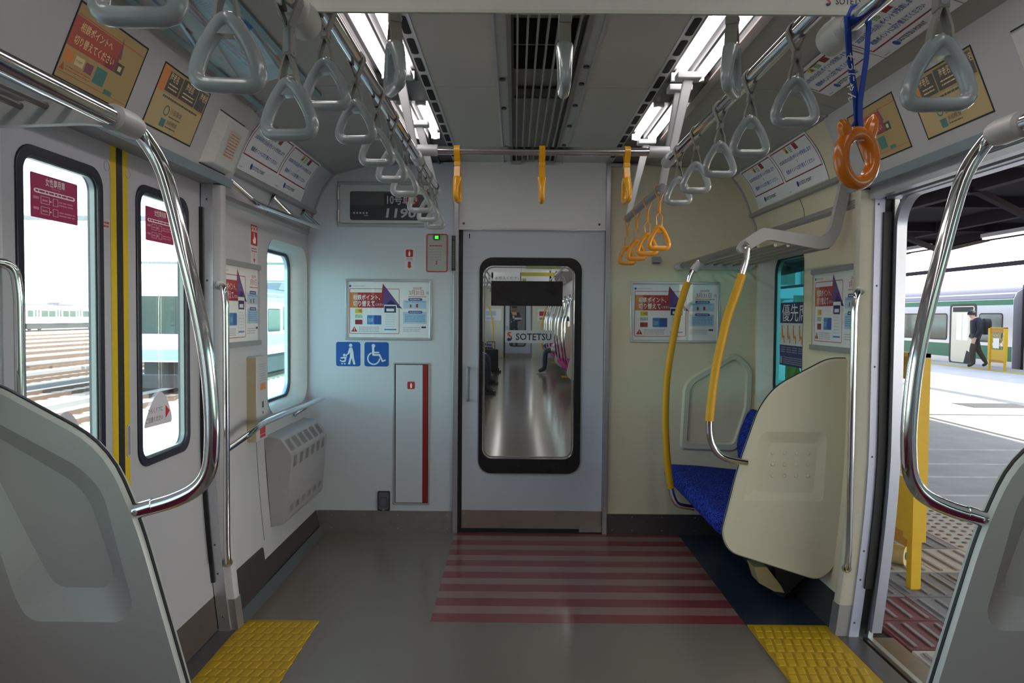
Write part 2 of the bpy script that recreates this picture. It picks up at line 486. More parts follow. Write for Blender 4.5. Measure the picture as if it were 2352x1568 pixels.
# ceiling -----------------------------------------------------------
ZC = 2.23
ce = sempty('ceiling', (0, 2, ZC), 'grey panelled ceiling with a central air duct')
joints = [YB, -.6, 1.55, 2.995, D]
for a, b in zip(joints, joints[1:]):
    for s in (-1, 1):
        MB().box((s * .178, a + .0015, ZC), (s * .432, b - .0015, ZC + .03)).build('inner_panel', ceil_m, ce)
        MB().prism([(.665, ZC), (.925, 2.2295), (1.0, 2.207), (1.19, 2.15), (1.20, 2.2), (1.0, 2.25), (.665, 2.27)], side_fn(s), a + .0015, b - .0015).build('outer_panel', ceil_o, ce)
for s in (-1, 1):
    MB().box((s * .430, YB, ZC - .004), (s * .437, D, ZC + .01)).build('edge_strip', alum, ce)
    b = MB(); b.box((s * .437, YB, ZC), (s * .473, D, ZC + .03)); b.build('slot_channel', mat('slot_channel_silver', (.5, .49, .48), .4, .2), ce)
    y = 1.0; i = 0
    while y < D - .2:
        MB().plate(rr(s * .455 - .0125, y, s * .455 + .0125, y + .145, .011, 3), [], XY(ZC - .0015), 0, .003).build('air_slot', void, ce)
        y += .185
    # light trough
    fn = side_fn(s)
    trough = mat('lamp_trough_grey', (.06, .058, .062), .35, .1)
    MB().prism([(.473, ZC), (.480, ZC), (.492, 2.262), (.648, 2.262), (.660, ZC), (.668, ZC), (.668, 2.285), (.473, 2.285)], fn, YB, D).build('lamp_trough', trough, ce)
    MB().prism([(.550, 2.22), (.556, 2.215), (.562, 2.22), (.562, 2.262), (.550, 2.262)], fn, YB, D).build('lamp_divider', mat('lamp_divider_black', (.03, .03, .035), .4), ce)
    MB().prism([(.640, 2.226), (.668, 2.218), (.672, 2.224), (.668, 2.235), (.645, 2.24)], fn, YB, D).build('outer_bead', mat('bead_brown_grey', (.30, .26, .25), .4, .3), ce)
    for y0, y1 in ((2.93, 3.20), (3.90, D)):
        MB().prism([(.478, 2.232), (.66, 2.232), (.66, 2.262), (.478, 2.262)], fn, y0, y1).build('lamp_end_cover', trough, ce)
# central duct
MB().box((-.178, YB, 2.275), (.178, D, 2.31)).build('duct_back', ceil_d, ce)
for s in (-1, 1):
    MB().box((s * .172, YB, ZC - .004), (s * .180, D, 2.28)).build('duct_edge', alum if s < 0 else ceil_d, ce)
    MB().box((s * .135, YB, ZC + .004), (s * .172, D, ZC + .02)).build('duct_flange', ceil_d, ce)
    MB().box((s * .120, YB, ZC - .002), (s * .135, D, ZC + .035)).build('duct_rail', mat('duct_rail_dark', (.20, .19, .18), .5), ce)
for i in range(7):
    x = -.099 + i * .033
    MB().box((x - .0035, YB, ZC + .002), (x + .0035, D, ZC + .022)).build('duct_bar', mat('duct_bar_grey', (.33, .33, .31), .45, .3), ce)
for y0, y1 in ((1.2, 1.9), (2.42, 2.63), (2.66, 2.89)):
    MB().box((-.112, y0, 2.268), (.112, y1, 2.276)).build('fan_opening', void, ce)
MB().box((-.10, 3.12, 2.262), (.10, 3.24, 2.27)).build('duct_grille', mat('grille_dark', (.12, .12, .12), .6, noise=.6, scale=400), ce)
MB().box((-.11, 3.245, 2.262), (.11, 3.26, 2.27)).build('grille_lip', black, ce)
for s, y in [(-1, 2.2), (-1, 2.9), (-1, 3.3), (-1, 4.05), (1, 2.1), (1, 2.75), (1, 2.95), (1, 3.25), (1, 3.6), (1, 4.0)]:
    MB().lathe([(.011, 0), (.011, .006), (.006, .012)], (s * .155, y, ZC - .004), 'z', 12).build('duct_screw', mat('dark_screw', (.10, .09, .09), .5, .5), ce)
for o in (-1, 1):
    MB().box((o * .05 + o * .02, 4.40, 2.215), (o * .13, 4.448, 2.23)).build('duct_bracket', ceil_d, ce)
struct(MB().box((-1.46, YB, 2.33), (1.46, D + .2, 2.36)).build('roof', alum), 'outer roof skin of the car')

# fluorescent lamps --------------------------------------------------
tube_m = emitter('fluorescent_white', (1.0, .95, .92), TUBE_EMIT)
endcap_m = mat('lamp_cap', (.6, .6, .6), .4)
for s in (-1, 1):
    for j, x in enumerate((.516, .598)):
        for k, (y0, y1) in enumerate(((3.23, 3.86), (1.02, 2.90), (-1.2, .9), (-3.5, -1.4))):
            lm = thing('fluorescent_lamp', '%s fluorescent tube in the %s ceiling trough, %s' % (('inner', 'outer')[j], ('left', 'right')[s > 0], ('far short one by the end wall', 'long one over the doorway', 'one above the seats behind the camera', 'rearmost one')[k]), 'lamp', (s * x, y0, 2.235), 'ceiling fluorescent tubes')
            b = MB(); L = [[(s * x + .018 * math.cos(a * PI / 8), yy, 2.236 + .015 * math.sin(a * PI / 8)) for a in range(16)] for yy in (y0 + .02, y1 - .02)]
            b.loft(L, 0, True, True); b.build('tube', tube_m, lm)
            for ya in (y0, y1 - .02): MB().box((s * x - .022, ya, 2.225), (s * x + .022, ya + .02, 2.255)).build('end_cap', endcap_m, lm)

# end wall -----------------------------------------------------------
def endprof(s):
    return [(s * .44, 0), (s * wx(0), 0)] + [(s * wx(.8 * i / 6), .8 * i / 6) for i in range(1, 7)] + [(s * x, z) for x, z in cove_in] + [(s * 1.0, 2.207), (s * .925, 2.25), (s * .44, 2.32)]
ew = sempty('wall_end', (0, D, 0), 'end wall of the car around the gangway door')
for s, m in ((-1, endwhite), (1, cream)):
    MB().prism(endprof(s), XZ(D), 0, .06).build('end_panel', m, ew)
    # rounded bead where the end wall meets ceiling and side wall
    pts = [(s * (x - .004), D - .004, z) for x, z in [(WX, 1.80)] + cove_in[1:] + [(1.0, 2.205), (.47, ZC - .003)]]
    MB().tube(pts, .007, 8).build('corner_bead', mat('corner_bead_grey', (.38, .37, .38), .4, .3), ew)
for x0, x1, nm in ((-.468, -.438, 'door_frame'), (.438, .466, 'door_frame')):
    MB().box((x0, D - .022, 0), (x1, D + .05, 2.215)).build(nm, mat('gangway_frame_steel', (.44, .42, .45), .36, .7, noise=.04), ew, bevel=.002)
MB().box((-.438, D - .006, 1.836), (.438, D + .05, 2.32)).build('over_door_panel', mat('over_door_paint', (.80, .77, .76), .5, noise=.04, scale=160), ew)
MB().box((-.438, D - .012, 1.828), (.438, D - .004, 1.837)).build('over_door_edge', steel, ew)
for x in (-.41, .40):
    MB().lathe([(.007, -.004), (.005, -.007)], (x, D - .004, 1.865), 'y', 10).build('screw', mat('dark_screw', (.1, .09, .09), .5), ew)
for x0, x1 in ((-.53, -.445), (.46, .53)):
    MB().box((x0, D - .03, 2.205), (x1, D, 2.222)).build('ceiling_clip', silver, ew)
kb = MB()
for s, x0, x1 in ((-1, .468, 1.285), (1, .466, 1.285)):
    b = MB().box((s * x0, D - .010, 0), (s * x1, D, .13 if s < 0 else .122))
    o = struct(b.build('baseboard_%s' % ('left_end' if s < 0 else 'right_end'), steel_d if s < 0 else mat('dark_kick_plate', (.10, .09, .095), .45, .6, noise=.15, scale=14)), 'metal kick plate along the %s half of the end wall' % ('left' if s < 0 else 'right'))
    for x in (.50, .62, .80, 1.0, 1.2):
        for z in (.025, .105):
            MB().lathe([(.004, 0), (.0025, -.003)], (s * x, D - .010, z), 'y', 8).build('rivet', steel, o)
# side kick boards
kick_b = mat('dark_brown_kick_board', (.045, .04, .04), .5, .2, noise=.15)
b = MB().prism([(wx(0) - .012, 0), (wx(0) + .02, 0), (wx(.13) + .01, .13), (wx(.13) - .004, .13)], side_fn(-1), 3.095, D - .01)
o = struct(b.build('baseboard_left', kick_b), 'dark kick board along the left wall')
MB().prism([(wx(0) - .016, 0), (wx(0), 0), (wx(.2), .2), (wx(.2) - .012, .2)], side_fn(-1), 3.095, 3.50).build('raised_board', kick_b, o, bevel=.004)
MB().lathe([(.006, 0), (.004, -.004)], (-wx(.15) + .010, 3.30, .13), 'x', 10).build('bright_screw', steel, o)
b = MB().prism([(wx(0) - .03, 0), (wx(0) + .02, 0), (wx(.13) + .01, .13), (wx(.13) - .004, .13)], side_fn(1), 3.095, D - .01)
struct(b.build('baseboard_right', kick_b), 'dark kick board under the priority seat')
b = MB().prism([(wx(0) - .05, 0), (wx(0) - .01, 0), (wx(0) - .01, .02), (wx(0) - .012, .035)], side_fn(-1), 3.095, D - .01)
struct(b.build('trim_5', mat('dark_cove_strip', (.06, .07, .075), .3)), 'dark rounded strip between the left wall and the floor')
# ================================================================== doors and pillars
dglass = glass('door_glass', (.90, .97, .97))
yellow_tape = mat('yellow_edge_tape', (.55, .40, .006), .5, noise=.05)
gasket_m = mat('door_window_gasket', (.014, .015, .03), .25, noise=.1)
bead_m = mat('gasket_bead', (.22, .27, .27), .3, .3)
def leaf(parent, s, y0, y1, win, seam_y, xo=.04):
    """one sliding leaf: y0..y1, window (y0,z0,y1,z1)"""
    fn = side_fn(s)
    lf = MB().plate([(y0, .75), (y1, .75), (y1, 1.87), (y0, 1.87)], [rr(*win, .06, 6)], YZ(s * (WX + xo)), 0, s * .035)
    lf.prism(side_prof(.145, .75, xo, .035), fn, y0, y1)
    lo = lf.build('leaf', doorpaint, parent)
    MB().prism(side_prof(.005, .145, xo, .035, 3), fn, y0, y1).build('kick_plate', mat('door_kick_dark', (.12, .105, .10), .45, .5, noise=.15, scale=14), lo)
    f = YZ(s * (WX + xo))
    g = rr(win[0] + .022, win[1] + .022, win[2] - .022, win[3] - .022, .045, 6)
    MB().plate(rr(win[0] - .006, win[1] - .006, win[2] + .006, win[3] + .006, .064, 6), [g], f, -s * .006, s * .030).build('gasket', gasket_m, lo, bevel=.002)
    g2 = rr(win[0] + .028, win[1] + .028, win[2] - .028, win[3] - .028, .04, 6)
    MB().plate(g, [g2], f, s * .004, s * .018).build('bead', bead_m, lo)
    MB().plate(g, [], f, s * .014, s * .018).build('glass', dglass, lo)
    d = 1 if seam_y > (y0 + y1) / 2 else -1
    a, b_ = sorted((seam_y - d * .002, seam_y - d * .037))
    tp = MB().rect(a, .75, b_, 1.85, f, -s * .0008, 0)
    tp.grid(lambda u, v: Vector((s * (wx(.15 + .6 * v) + xo - .0008), a + (b_ - a) * u, .15 + .6 * v)), 1, 8)
    tp.build('yellow_tape', yellow_tape, lo)
    MB().prism(side_prof(.01, 1.86, xo - .002, .04, 14), fn, *sorted((seam_y - d * .002, seam_y + d * .016))).build('rubber_edge', black, lo)
    return lo
dl = sempty('door_1', (-1.385, 2.407, 0), 'closed pair of sliding doors on the left side')
W_FAR = (2.515, .785, 2.905, 1.752); W_NEAR = (1.91, .785, 2.30, 1.752)
lf_f = leaf(dl, -1, 2.423, 3.04, W_FAR, 2.423)
lf_n = leaf(dl, -1, 1.74, 2.391, W_NEAR, 2.391)
# small fittings on the leaves
fL = YZ(-1.385)
pull = MB().plate(rr(2.437, .835, 2.462, .945, .012, 4), [rr(2.442, .84, 2.457, .94, .0075, 4)], fL, .0, .003)
pull.build('finger_recess', mat('recess_grey', (.42, .42, .44), .4), lf_f)
MB().plate(rr(2.442, .84, 2.457, .94, .0075, 4), [], fL, .0004, .0012).build('finger_recess_floor', mat('recess_dark', (.24, .24, .27), .4), lf_f)
b = MB(); b.rect(2.298, 1.575, 2.349, 1.610, fL, .001, 0); bars_of_text(b, fL, 2.303, 2.345, 1.594, 2, .011, .006, 1, .0015)
b.build('notice_label', [mat('lilac_label', (.45, .42, .47), .5), redink], lf_n)
for y, ch, l in ((2.335, '②', lf_n), (2.462, '②', lf_f)):
    b = MB()
    b.plate(circ(y, 1.775, .016, 18), [circ(y, 1.775, .0145, 18)], fL, .0005, .0012, 0); b.text('2' if 0 else '7', .018, fL, y - .005, 1.769, .0012, 0)
    b.build('door_number', greyink, l)
def window_sticker(y0, y1, name, label, lf):
    f = YZ(-1.385 - .0125)
    tg = thing(name, label, 'sticker', (-1.396, (y0 + y1) / 2, 1.573), 'women-only car stickers on the left doors')
    MB().plate(rr(y0, 1.572, y1, 1.692, .004, 3), [], f, 0, .0006).build('sheet', magenta, tg)
    w = y1 - y0; b = MB()
    F = lambda u, v, ww=0.: f(y0 + u * w, 1.572 + v * .12, ww)
    b.text('女性専用車', .2, lambda u, v, ww: F(u, v, ww), .3, .78, .001, 0, .01, sx=.42)
    b.text('Women Only', .08, F, .42, .70, .001, 1, sx=.42)
    b.plate(rr(.06, .56, .94, .66, .05, 3), [], F, .0007, .001, 0)
    bars_of_text(b, lambda u, v, w=0.: F(u * 8, v, w), .012, .112, .59, 1, .1, .045, 2, .0013)
    for k, v in enumerate((.34, .1)):
        b.rect(.05, v + .08, .16, v + .14, F, .001, 1)
        b.frame2(.2, v, .38, v + .17, .008, F, .001, 0); b.frame2(.5 - .05, v, .56, v + .17, .008, F, .001, 0)
        b.poly([(.385, v + .1), (.385, v + .06), (.43, v + .08)], F, .001, 0)
        bars_of_text(b, lambda u, v_, w=0.: F(u * 8, v_, w), .073, .117, v + .1, 2, .07, .03, 1, .001)
        b.rect(.23, v + .06, .34, v + .1, F, .001, 1)
    b.build('print', [whiteink, mat('pink_ink', (.62, .25, .36), .5), magenta], tg)
window_sticker(1.985, 2.198, 'window_sticker', 'magenta women-only notice in the nearer left door window', lf_n)
window_sticker(2.602, 2.815, 'window_sticker', 'magenta women-only notice in the farther left door window', lf_f)
def caution_sticker(yc, name, label):
    f = YZ(-1.385 - .0125)
    tg = thing(name, label, 'sticker', (-1.396, yc, .91), 'caution stickers low on the left door glass')
    pts = roundpoly([(yc - .115, .91), (yc + .10, .905), (yc + .098, .935), (yc + .06, 1.0), (yc + .012, 1.035), (yc - .04, 1.01), (yc - .085, .96)], [.015, .02, .04, .06, .06, .06, .06], 5)
    MB().prism(pts, f, 0, .0006).build('sheet', mat('sticker_lilac_white', (.55, .54, .62), .5), tg)
    b = MB()
    b.text('ひらくドアに', .021, f, yc - .083, .957, .001, 0, .004, sx=.9)
    b.text('ご注意ください', .021, f, yc - .098, .925, .001, 0, .004, sx=.9)
    b.poly([(yc + .048, .975), (yc + .048, .925), (yc + .082, .95)], f, .001, 1)
    b.build('print', [blackink, redink], tg)
caution_sticker(2.69, 'caution_sticker', 'white rounded open-door caution sticker on the farther left door glass')
caution_sticker(2.12, 'caution_sticker', 'caution sticker on the nearer left door glass, half hidden by the partition')

# pillars beside the doors ------------------------------------------
def pillar(s, y0, y1, label, n, mt):
    fn = side_fn(s)
    root = sempty('trim_%d' % n, (s * 1.32, (y0 + y1) / 2, 0), label)
    zs = [.13 + 1.71 * i / 16 for i in range(17)]
    inn = lambda z: wx(z) - .045
    d = .016
    ya, yb = (y0, y1)
    loops = []
    for z in zs:
        x = inn(z)
        loops.append([Vector((s * (wx(z) + .037), ya, z)), Vector((s * (x + d), ya, z)), Vector((s * (x + d * .3), ya + d * .3, z)), Vector((s * x, ya + d, z)), Vector((s * x, yb - d, z)), Vector((s * (x + d * .3), yb - d * .3, z)), Vector((s * (x + d), yb, z)), Vector((s * (wx(z) + .037), yb, z))])
    MB().loft(loops, 0, True, True).build('pillar_cover', mt, root)
    loops = [[Vector((p.x, p.y, z)) for p in [Vector((s * (wx(z) + .037), ya, z)), Vector((s * (inn(z) + .004), ya + .001, z)), Vector((s * (inn(z) + .002), yb - .001, z)), Vector((s * (wx(z) + .037), yb, z))]] for z in (0, .045, .09, .13)]
    MB().loft(loops, 0, True, True).build('kick_cover', mat('pillar_kick_steel', (.36, .35, .36), .4, .7, noise=.08), root)
    return root
pl_f = pillar(-1, 3.03, 3.092, 'white pillar cover between the left doors and the window bay', 6, white)
pillar(-1, 1.683, 1.745, 'white pillar cover on the near side of the left doors', 7, white)
pr_f = pillar(1, 3.03, 3.092, 'cream pillar cover between the open right door and the priority seat', 8, mat('pillar_cream', (.54, .52, .43), .4))
pillar(1, 1.683, 1.745, 'pillar cover on the near side of the open right door', 9, white)
# metal door-side strips and seals
for s, pl, mm in ((-1, pl_f, alum), (1, pr_f, mat('door_strip_aluminium', (.50, .52, .68), .4, .5, noise=.04))):
    fn = side_fn(s)
    zs = [1.85 * i / 18 for i in range(19)]
    prof = [(wx(z) + (.012 if s > 0 else -.012), z) for z in zs] + [(wx(z) + (.052 if s > 0 else .036), z) for z in reversed(zs)]
    MB().prism(prof, fn, 3.022, 3.031).build('door_strip', mm, pl)
    prof = [(wx(z) + (.044 if s > 0 else .026), z) for z in zs[2:-1]] + [(wx(z) + (.075 if s > 0 else .04), z) for z in reversed(zs[2:-1])]
    MB().prism(prof, fn, 3.012, 3.024).build('door_seal', black, pl)
    for z in (.06, .24, .36, .75, 1.12, 1.45, 1.78):
        MB().lathe([(.0045, 0), (.003, -.002)], (s * (wx(z) + (.026 if s > 0 else .012)), 3.022, z), 'y', 8).build('strip_screw', mat('dark_screw', (.1, .09, .09), .5), pl)
# open right door: retracted leaves and stainless outer frame
dr = sempty('door_2', (1.40, 2.4, 0), 'open sliding door on the right side, leaves slid into the wall')
for y0, y1 in ((3.04, 3.62), (1.15, 1.735)):
    b = MB().prism(side_prof(.01, 1.86, .045, .02, 14), side_fn(1), y0, y1); o = b.build('leaf', doorpaint, dr)
    ye = 3.034 if y0 > 2 else 1.725
    MB().prism(side_prof(.01, 1.86, .048, .045, 14), side_fn(1), ye, ye + .016).build('rubber_edge', black, o)
zz = [(2.995, z) for z in (.0, .15, .3, .45, .6, .75, .9, 1.2, 1.5, 1.68)]
arc = [(2.995 - .13 + .13 * math.cos(t * PI / 16), 1.68 + .13 * math.sin(t * PI / 16)) for t in range(1, 9)]
half = [(2.995, .035)] + zz[1:] + arc
path = half + [(4.80 - y, z) for y, z in reversed(half)]
def ofr(y, z, w): return Vector((wx(z) + .082 + w, y, z))
loops = []
for i, (y, z) in enumerate(path):
    a = Vector(path[max(0, i - 1)]); c = Vector(path[min(len(path) - 1, i + 1)]); t = (c - a).normalized(); n = Vector((t.y, -t.x)) * .013
    loops.append([ofr(y + n.x, z + n.y, 0), ofr(y - n.x, z - n.y, 0), ofr(y - n.x, z - n.y, .04), ofr(y + n.x, z + n.y, .04)])
MB().loft(loops, 0, True, True).build('outer_frame', mat('outer_frame_steel', (.50, .52, .62), .3, .75, noise=.05), dr)
fnr = side_fn(1)
MB().prism([(1.335, 1.80), (1.37, 1.80), (1.37, 1.846), (1.335, 1.846)], fnr, 1.63, 3.02).build('door_rail', alum, dr)
MB().prism([(1.33, 1.822), (1.335, 1.822), (1.335, 1.83), (1.33, 1.83)], fnr, 2.05, 2.35).build('rail_slot', mat('slot_grey', (.2, .2, .22), .4), dr)
MB().prism([(1.37, 1.82), (1.45, 1.82), (1.45, 1.846), (1.37, 1.846)], fnr, 1.63, 3.02).build('rail_gap', void, dr)
MB().prism([(1.40, 1.80), (1.46, 1.80), (1.46, 1.86), (1.40, 1.86)], fnr, 1.63, 3.02).build('outer_lintel', alum, dr)
# outer skin beside doors so that the wall is a closed body
for s in (-1, 1):
    b = MB()
    for y0, y1 in ((3.02, 3.68), (1.16, 1.78), (4.40, 5.0)):
        b.prism(side_prof(0, 2.3, .09, .02, 14), side_fn(s), y0, y1)
    b.prism(side_prof(0, .80, .09, .02, 8), side_fn(s), 3.6, 4.5); b.prism(side_prof(1.88, 2.33, .09, .02, 4), side_fn(s), 1.1, 3.65); b.prism(side_prof(1.72, 2.33, .09, .02, 4), side_fn(s), 3.6, 4.5)
    b.prism(side_prof(0, .85, .09, .02, 8), side_fn(s), YB, 1.2); b.prism(side_prof(1.69, 2.33, .09, .02, 4), side_fn(s), YB, 1.2)
    b.prism(side_prof(-1.0, 0, .09, .02, 3), side_fn(s), YB, 5.0)
    struct(b.build('trim_%d' % (10 if s < 0 else 11), alum), 'stainless outer skin of the car, %s side' % ('left' if s < 0 else 'right'))

# gangway door --------------------------------------------------------
gd = sempty('door_3', (0, D, 0), 'white sliding gangway door with a tall rounded window')
gpaint = mat('gangway_door_paint', (.55, .56, .63), .45, noise=.04, scale=200, bump=.05)
f = XZ(D + .01)
GW = (-.310, .366, .297, 1.661)
MB().plate([(-.414, .135), (.436, .135), (.436, 1.828), (-.414, 1.828)], [rr(*GW, .075, 7)], f, 0, .035).build('door_panel', gpaint, gd)
MB().box((-.414, D + .008, .025), (.436, D + .045, .135)).build('kick_plate', mat('gangway_kick_steel', (.36, .31, .285), .4, .8, noise=.12, scale=9), gd)
MB().box((-.414, D + .012, 0), (.436, D + .042, .026)).build('bottom_rubber', black, gd)
MB().box((.30, D - .004, .008), (.436, D + .008, .045)).build('floor_guide', steel_d, gd)
for x in (-.40, -.39, .15):
    MB().lathe([(.004, 0), (.0025, -.003)], (x, D + .008, .115 if x != -.39 else .05), 'y', 8).build('rivet', steel, gd)
MB().box((-.438, D + .012, 0), (-.414, D + .04, 1.828)).build('edge_rubber', black, gd)
gl = rr(-.288, .455, .255, 1.612, .06, 7)
MB().plate(rr(GW[0] - .004, GW[1] - .004, GW[2] + .004, GW[3] + .004, .078, 7), [rr(-.293, .45, .26, 1.617, .062, 7)], f, -.008, .03).build('window_surround', mat('gangway_window_black', (.014, .013, .016), .22, noise=.1), gd, bevel=.003)
MB().plate(rr(GW[0] - .009, GW[1] - .009, GW[2] + .009, GW[3] + .009, .082, 7), [rr(GW[0] - .003, GW[1] - .003, GW[2] + .003, GW[3] + .003, .077, 7)], f, -.006, .0).build('chrome_bead', steel, gd)
MB().plate(gl, [rr(-.280, .462, .247, 1.604, .054, 7)], f, .008, .02).build('inner_bead', steel_d, gd)
MB().plate(gl, [], f, .014, .02).build('glass', glass('gangway_glass', (.92, .94, .95), .05), gd)
MB().tube(fillet([(-.377, D + .012, .808), (-.377, D - .03, .808), (-.377, D - .03, 1.0), (-.377, D + .012, 1.0)], .012), .0095, 10).build('handle', mat('handle_grey', (.22, .23, .25), .4), gd)
b = MB(); b.plate(circ(-.376, 1.80, .0045, 10), [], f, -.002, 0); b.box((-.3785, D + .008, 1.778), (-.3735, D + .01, 1.797)); b.build('keyhole', void, gd)
# sticker strips on the gangway glass
def sotetsu_logo(b, fn, u, v, h, w, iS, iN):
    # small s-shaped swoosh: red-orange upper, navy lower
    top = [(.9, 2.0), (.55, 2.05), (.2, 1.9), (.1, 1.6), (.4, 1.3), (.8, 1.1), (1.0, .85)]
    low = [(1.0, .85), (.95, .5), (.6, .2), (.2, .1), (0, .2), (.1, .45), (.5, .55)]
    for pl, m in ((top, iS), (low, iN)):
        P = [(u + x * h * .45, v + y * h * .48) for x, y in [tuple(q)[:2] for q in spline([(p[0], p[1], 0) for p in pl], 3)]]
        for k, (a, c) in enumerate(zip(P, P[1:])):
            b.line([a, c], h * (.12 + .16 * math.sin(PI * (k + .5) / len(P))), fn, w, m)
tg = thing('logo_sticker', 'white SOTETSU name strip on the gangway door glass', 'sticker', (-.01, D + .02, 1.153))
fg = XZ(D + .023)
MB().plate(rr(-.158, 1.153, .138, 1.229, .008, 3), [], fg, -.0012, 0).build('strip', mat('logo_strip_white', (.50, .49, .52), .5), tg)
b = MB(); b.text('SOTETSU', .056, fg, -.093, 1.171, -.0018, 0, .018, width=.215)
sotetsu_logo(b, fg, -.142, 1.166, .05, -.0018, 1, 2)
b.build('print', [blackink, mat('logo_red', (.55, .1, .03), .5), navyink], tg)
tg = thing('dark_film_strip', 'dark brown rectangular film across the gangway door glass', 'sticker', (-.03, D + .03, 1.376))
MB().plate([(-.244, 1.376), (.188, 1.376), (.188, 1.526), (-.244, 1.526)], [], XZ(D + .032), 0, .0008).build('film', mat('dark_brown_film', (.020, .012, .011), .12, noise=.3, scale=8), tg)
# ================================================================== rails, straps, racks, partitions, seats
HI, LO, RX = 1.895, 1.815, .465
def pipe_obj(name, label, cat, path, r, m=chrome, group=None, parts=()):
    t = thing(name, label, cat, path[0], group)
    MB().tube(path, r, 14).build('pipe', m, t)
    return t
def arm(t, s, y, zb, xt, zt, foot=True):
    b = MB()
    a0, a1 = Vector((s * RX, y, zb - .02)), Vector((s * xt, y, zt))
    w, d = .0185, .011
    lo = [a0 + Vector((-w * .7, -d, 0)), a0 + Vector((w * .7, -d, 0)), a0 + Vector((w * .7, d, 0)), a0 + Vector((-w * .7, d, 0))]
    hi = [a1 + Vector((-w, -d, 0)), a1 + Vector((w, -d, 0)), a1 + Vector((w, d, 0)), a1 + Vector((-w, d, 0))]
    b.loft([lo, hi], 0, True, True)
    b.build('arm', armgrey, t, bevel=.004)
    if foot: MB().box((s * xt - .045, y - .03, zt - .004), (s * xt + .045, y + .03, zt + .02)).build('arm_foot', armgrey, t, bevel=.004)
# upper door-bay rails with cross bars
for s, y1, lab in ((-1, 3.47, 'left high strap rail running from the doorway to the wheelchair bay'), (1, 2.76, 'right high strap rail over the open doorway')):
    t = pipe_obj('strap_rail', lab, 'rail', [(s * RX, 1.40, HI), (s * RX, y1, HI)], .0165, group='ceiling strap rails')
    arm(t, s, 2.755, HI, .53, 2.19)
    if s < 0: arm(t, s, 3.455, HI, .55, 2.19)
    b = MB(); b.tube([(s * RX, 2.715, HI), (s * RX, 2.80, HI)], .022, 14); b.tube([(s * RX, 2.76, HI + .03), (s * (RX - .075), 2.76, HI + .03)], .021, 14); b.tube([(s * RX, 2.76, HI - .01), (s * RX, 2.76, HI + .04)], .02, 12)
    b.build('joint', silver, t)
for s, y0, y1, lab in ((-1, -3.2, 1.27, 'left low strap rail above the near seats'), (1, -3.2, 1.33, 'right low strap rail above the near seats')):
    t = pipe_obj('strap_rail', lab, 'rail', [(s * RX, y0, LO), (s * RX, y1, LO)], .0165, group='ceiling strap rails')
    b = MB(); b.lathe([(.018, -.05), (.027, -.045), (.03, 0), (.029, .02), (.02, .03)], (s * RX, y1, LO), 'y', 18)
    b.tube([(s * RX, y1 - .01, LO), (s * (RX + .03), y1 + .01, LO + .10), (s * (RX + .06), y1 + .02, 2.2)], .02, 12)
    b.build('end_cap', mat('rail_cap_cream', (.55, .54, .50), .4), t)
t = pipe_obj('strap_rail', 'grey low rail with orange straps over the priority seat', 'rail', [(RX, 2.875, LO), (RX, 3.80, LO)], .0165, mat('grey_rail', (.30, .30, .32), .35, .5), group='ceiling strap rails')
arm(t, 1, 2.90, LO, .53, 2.19); arm(t, 1, 3.785, LO, .56, 2.19)
CB = HI + .03
for y, lab in ((2.76, 'far chrome cross bar carrying three yellow straps'), (1.416, 'near chrome cross bar above the hanging banner')):
    pipe_obj('cross_bar', lab, 'rail', [(-RX + .02, y, CB), (RX - .02, y, CB)], .0155)

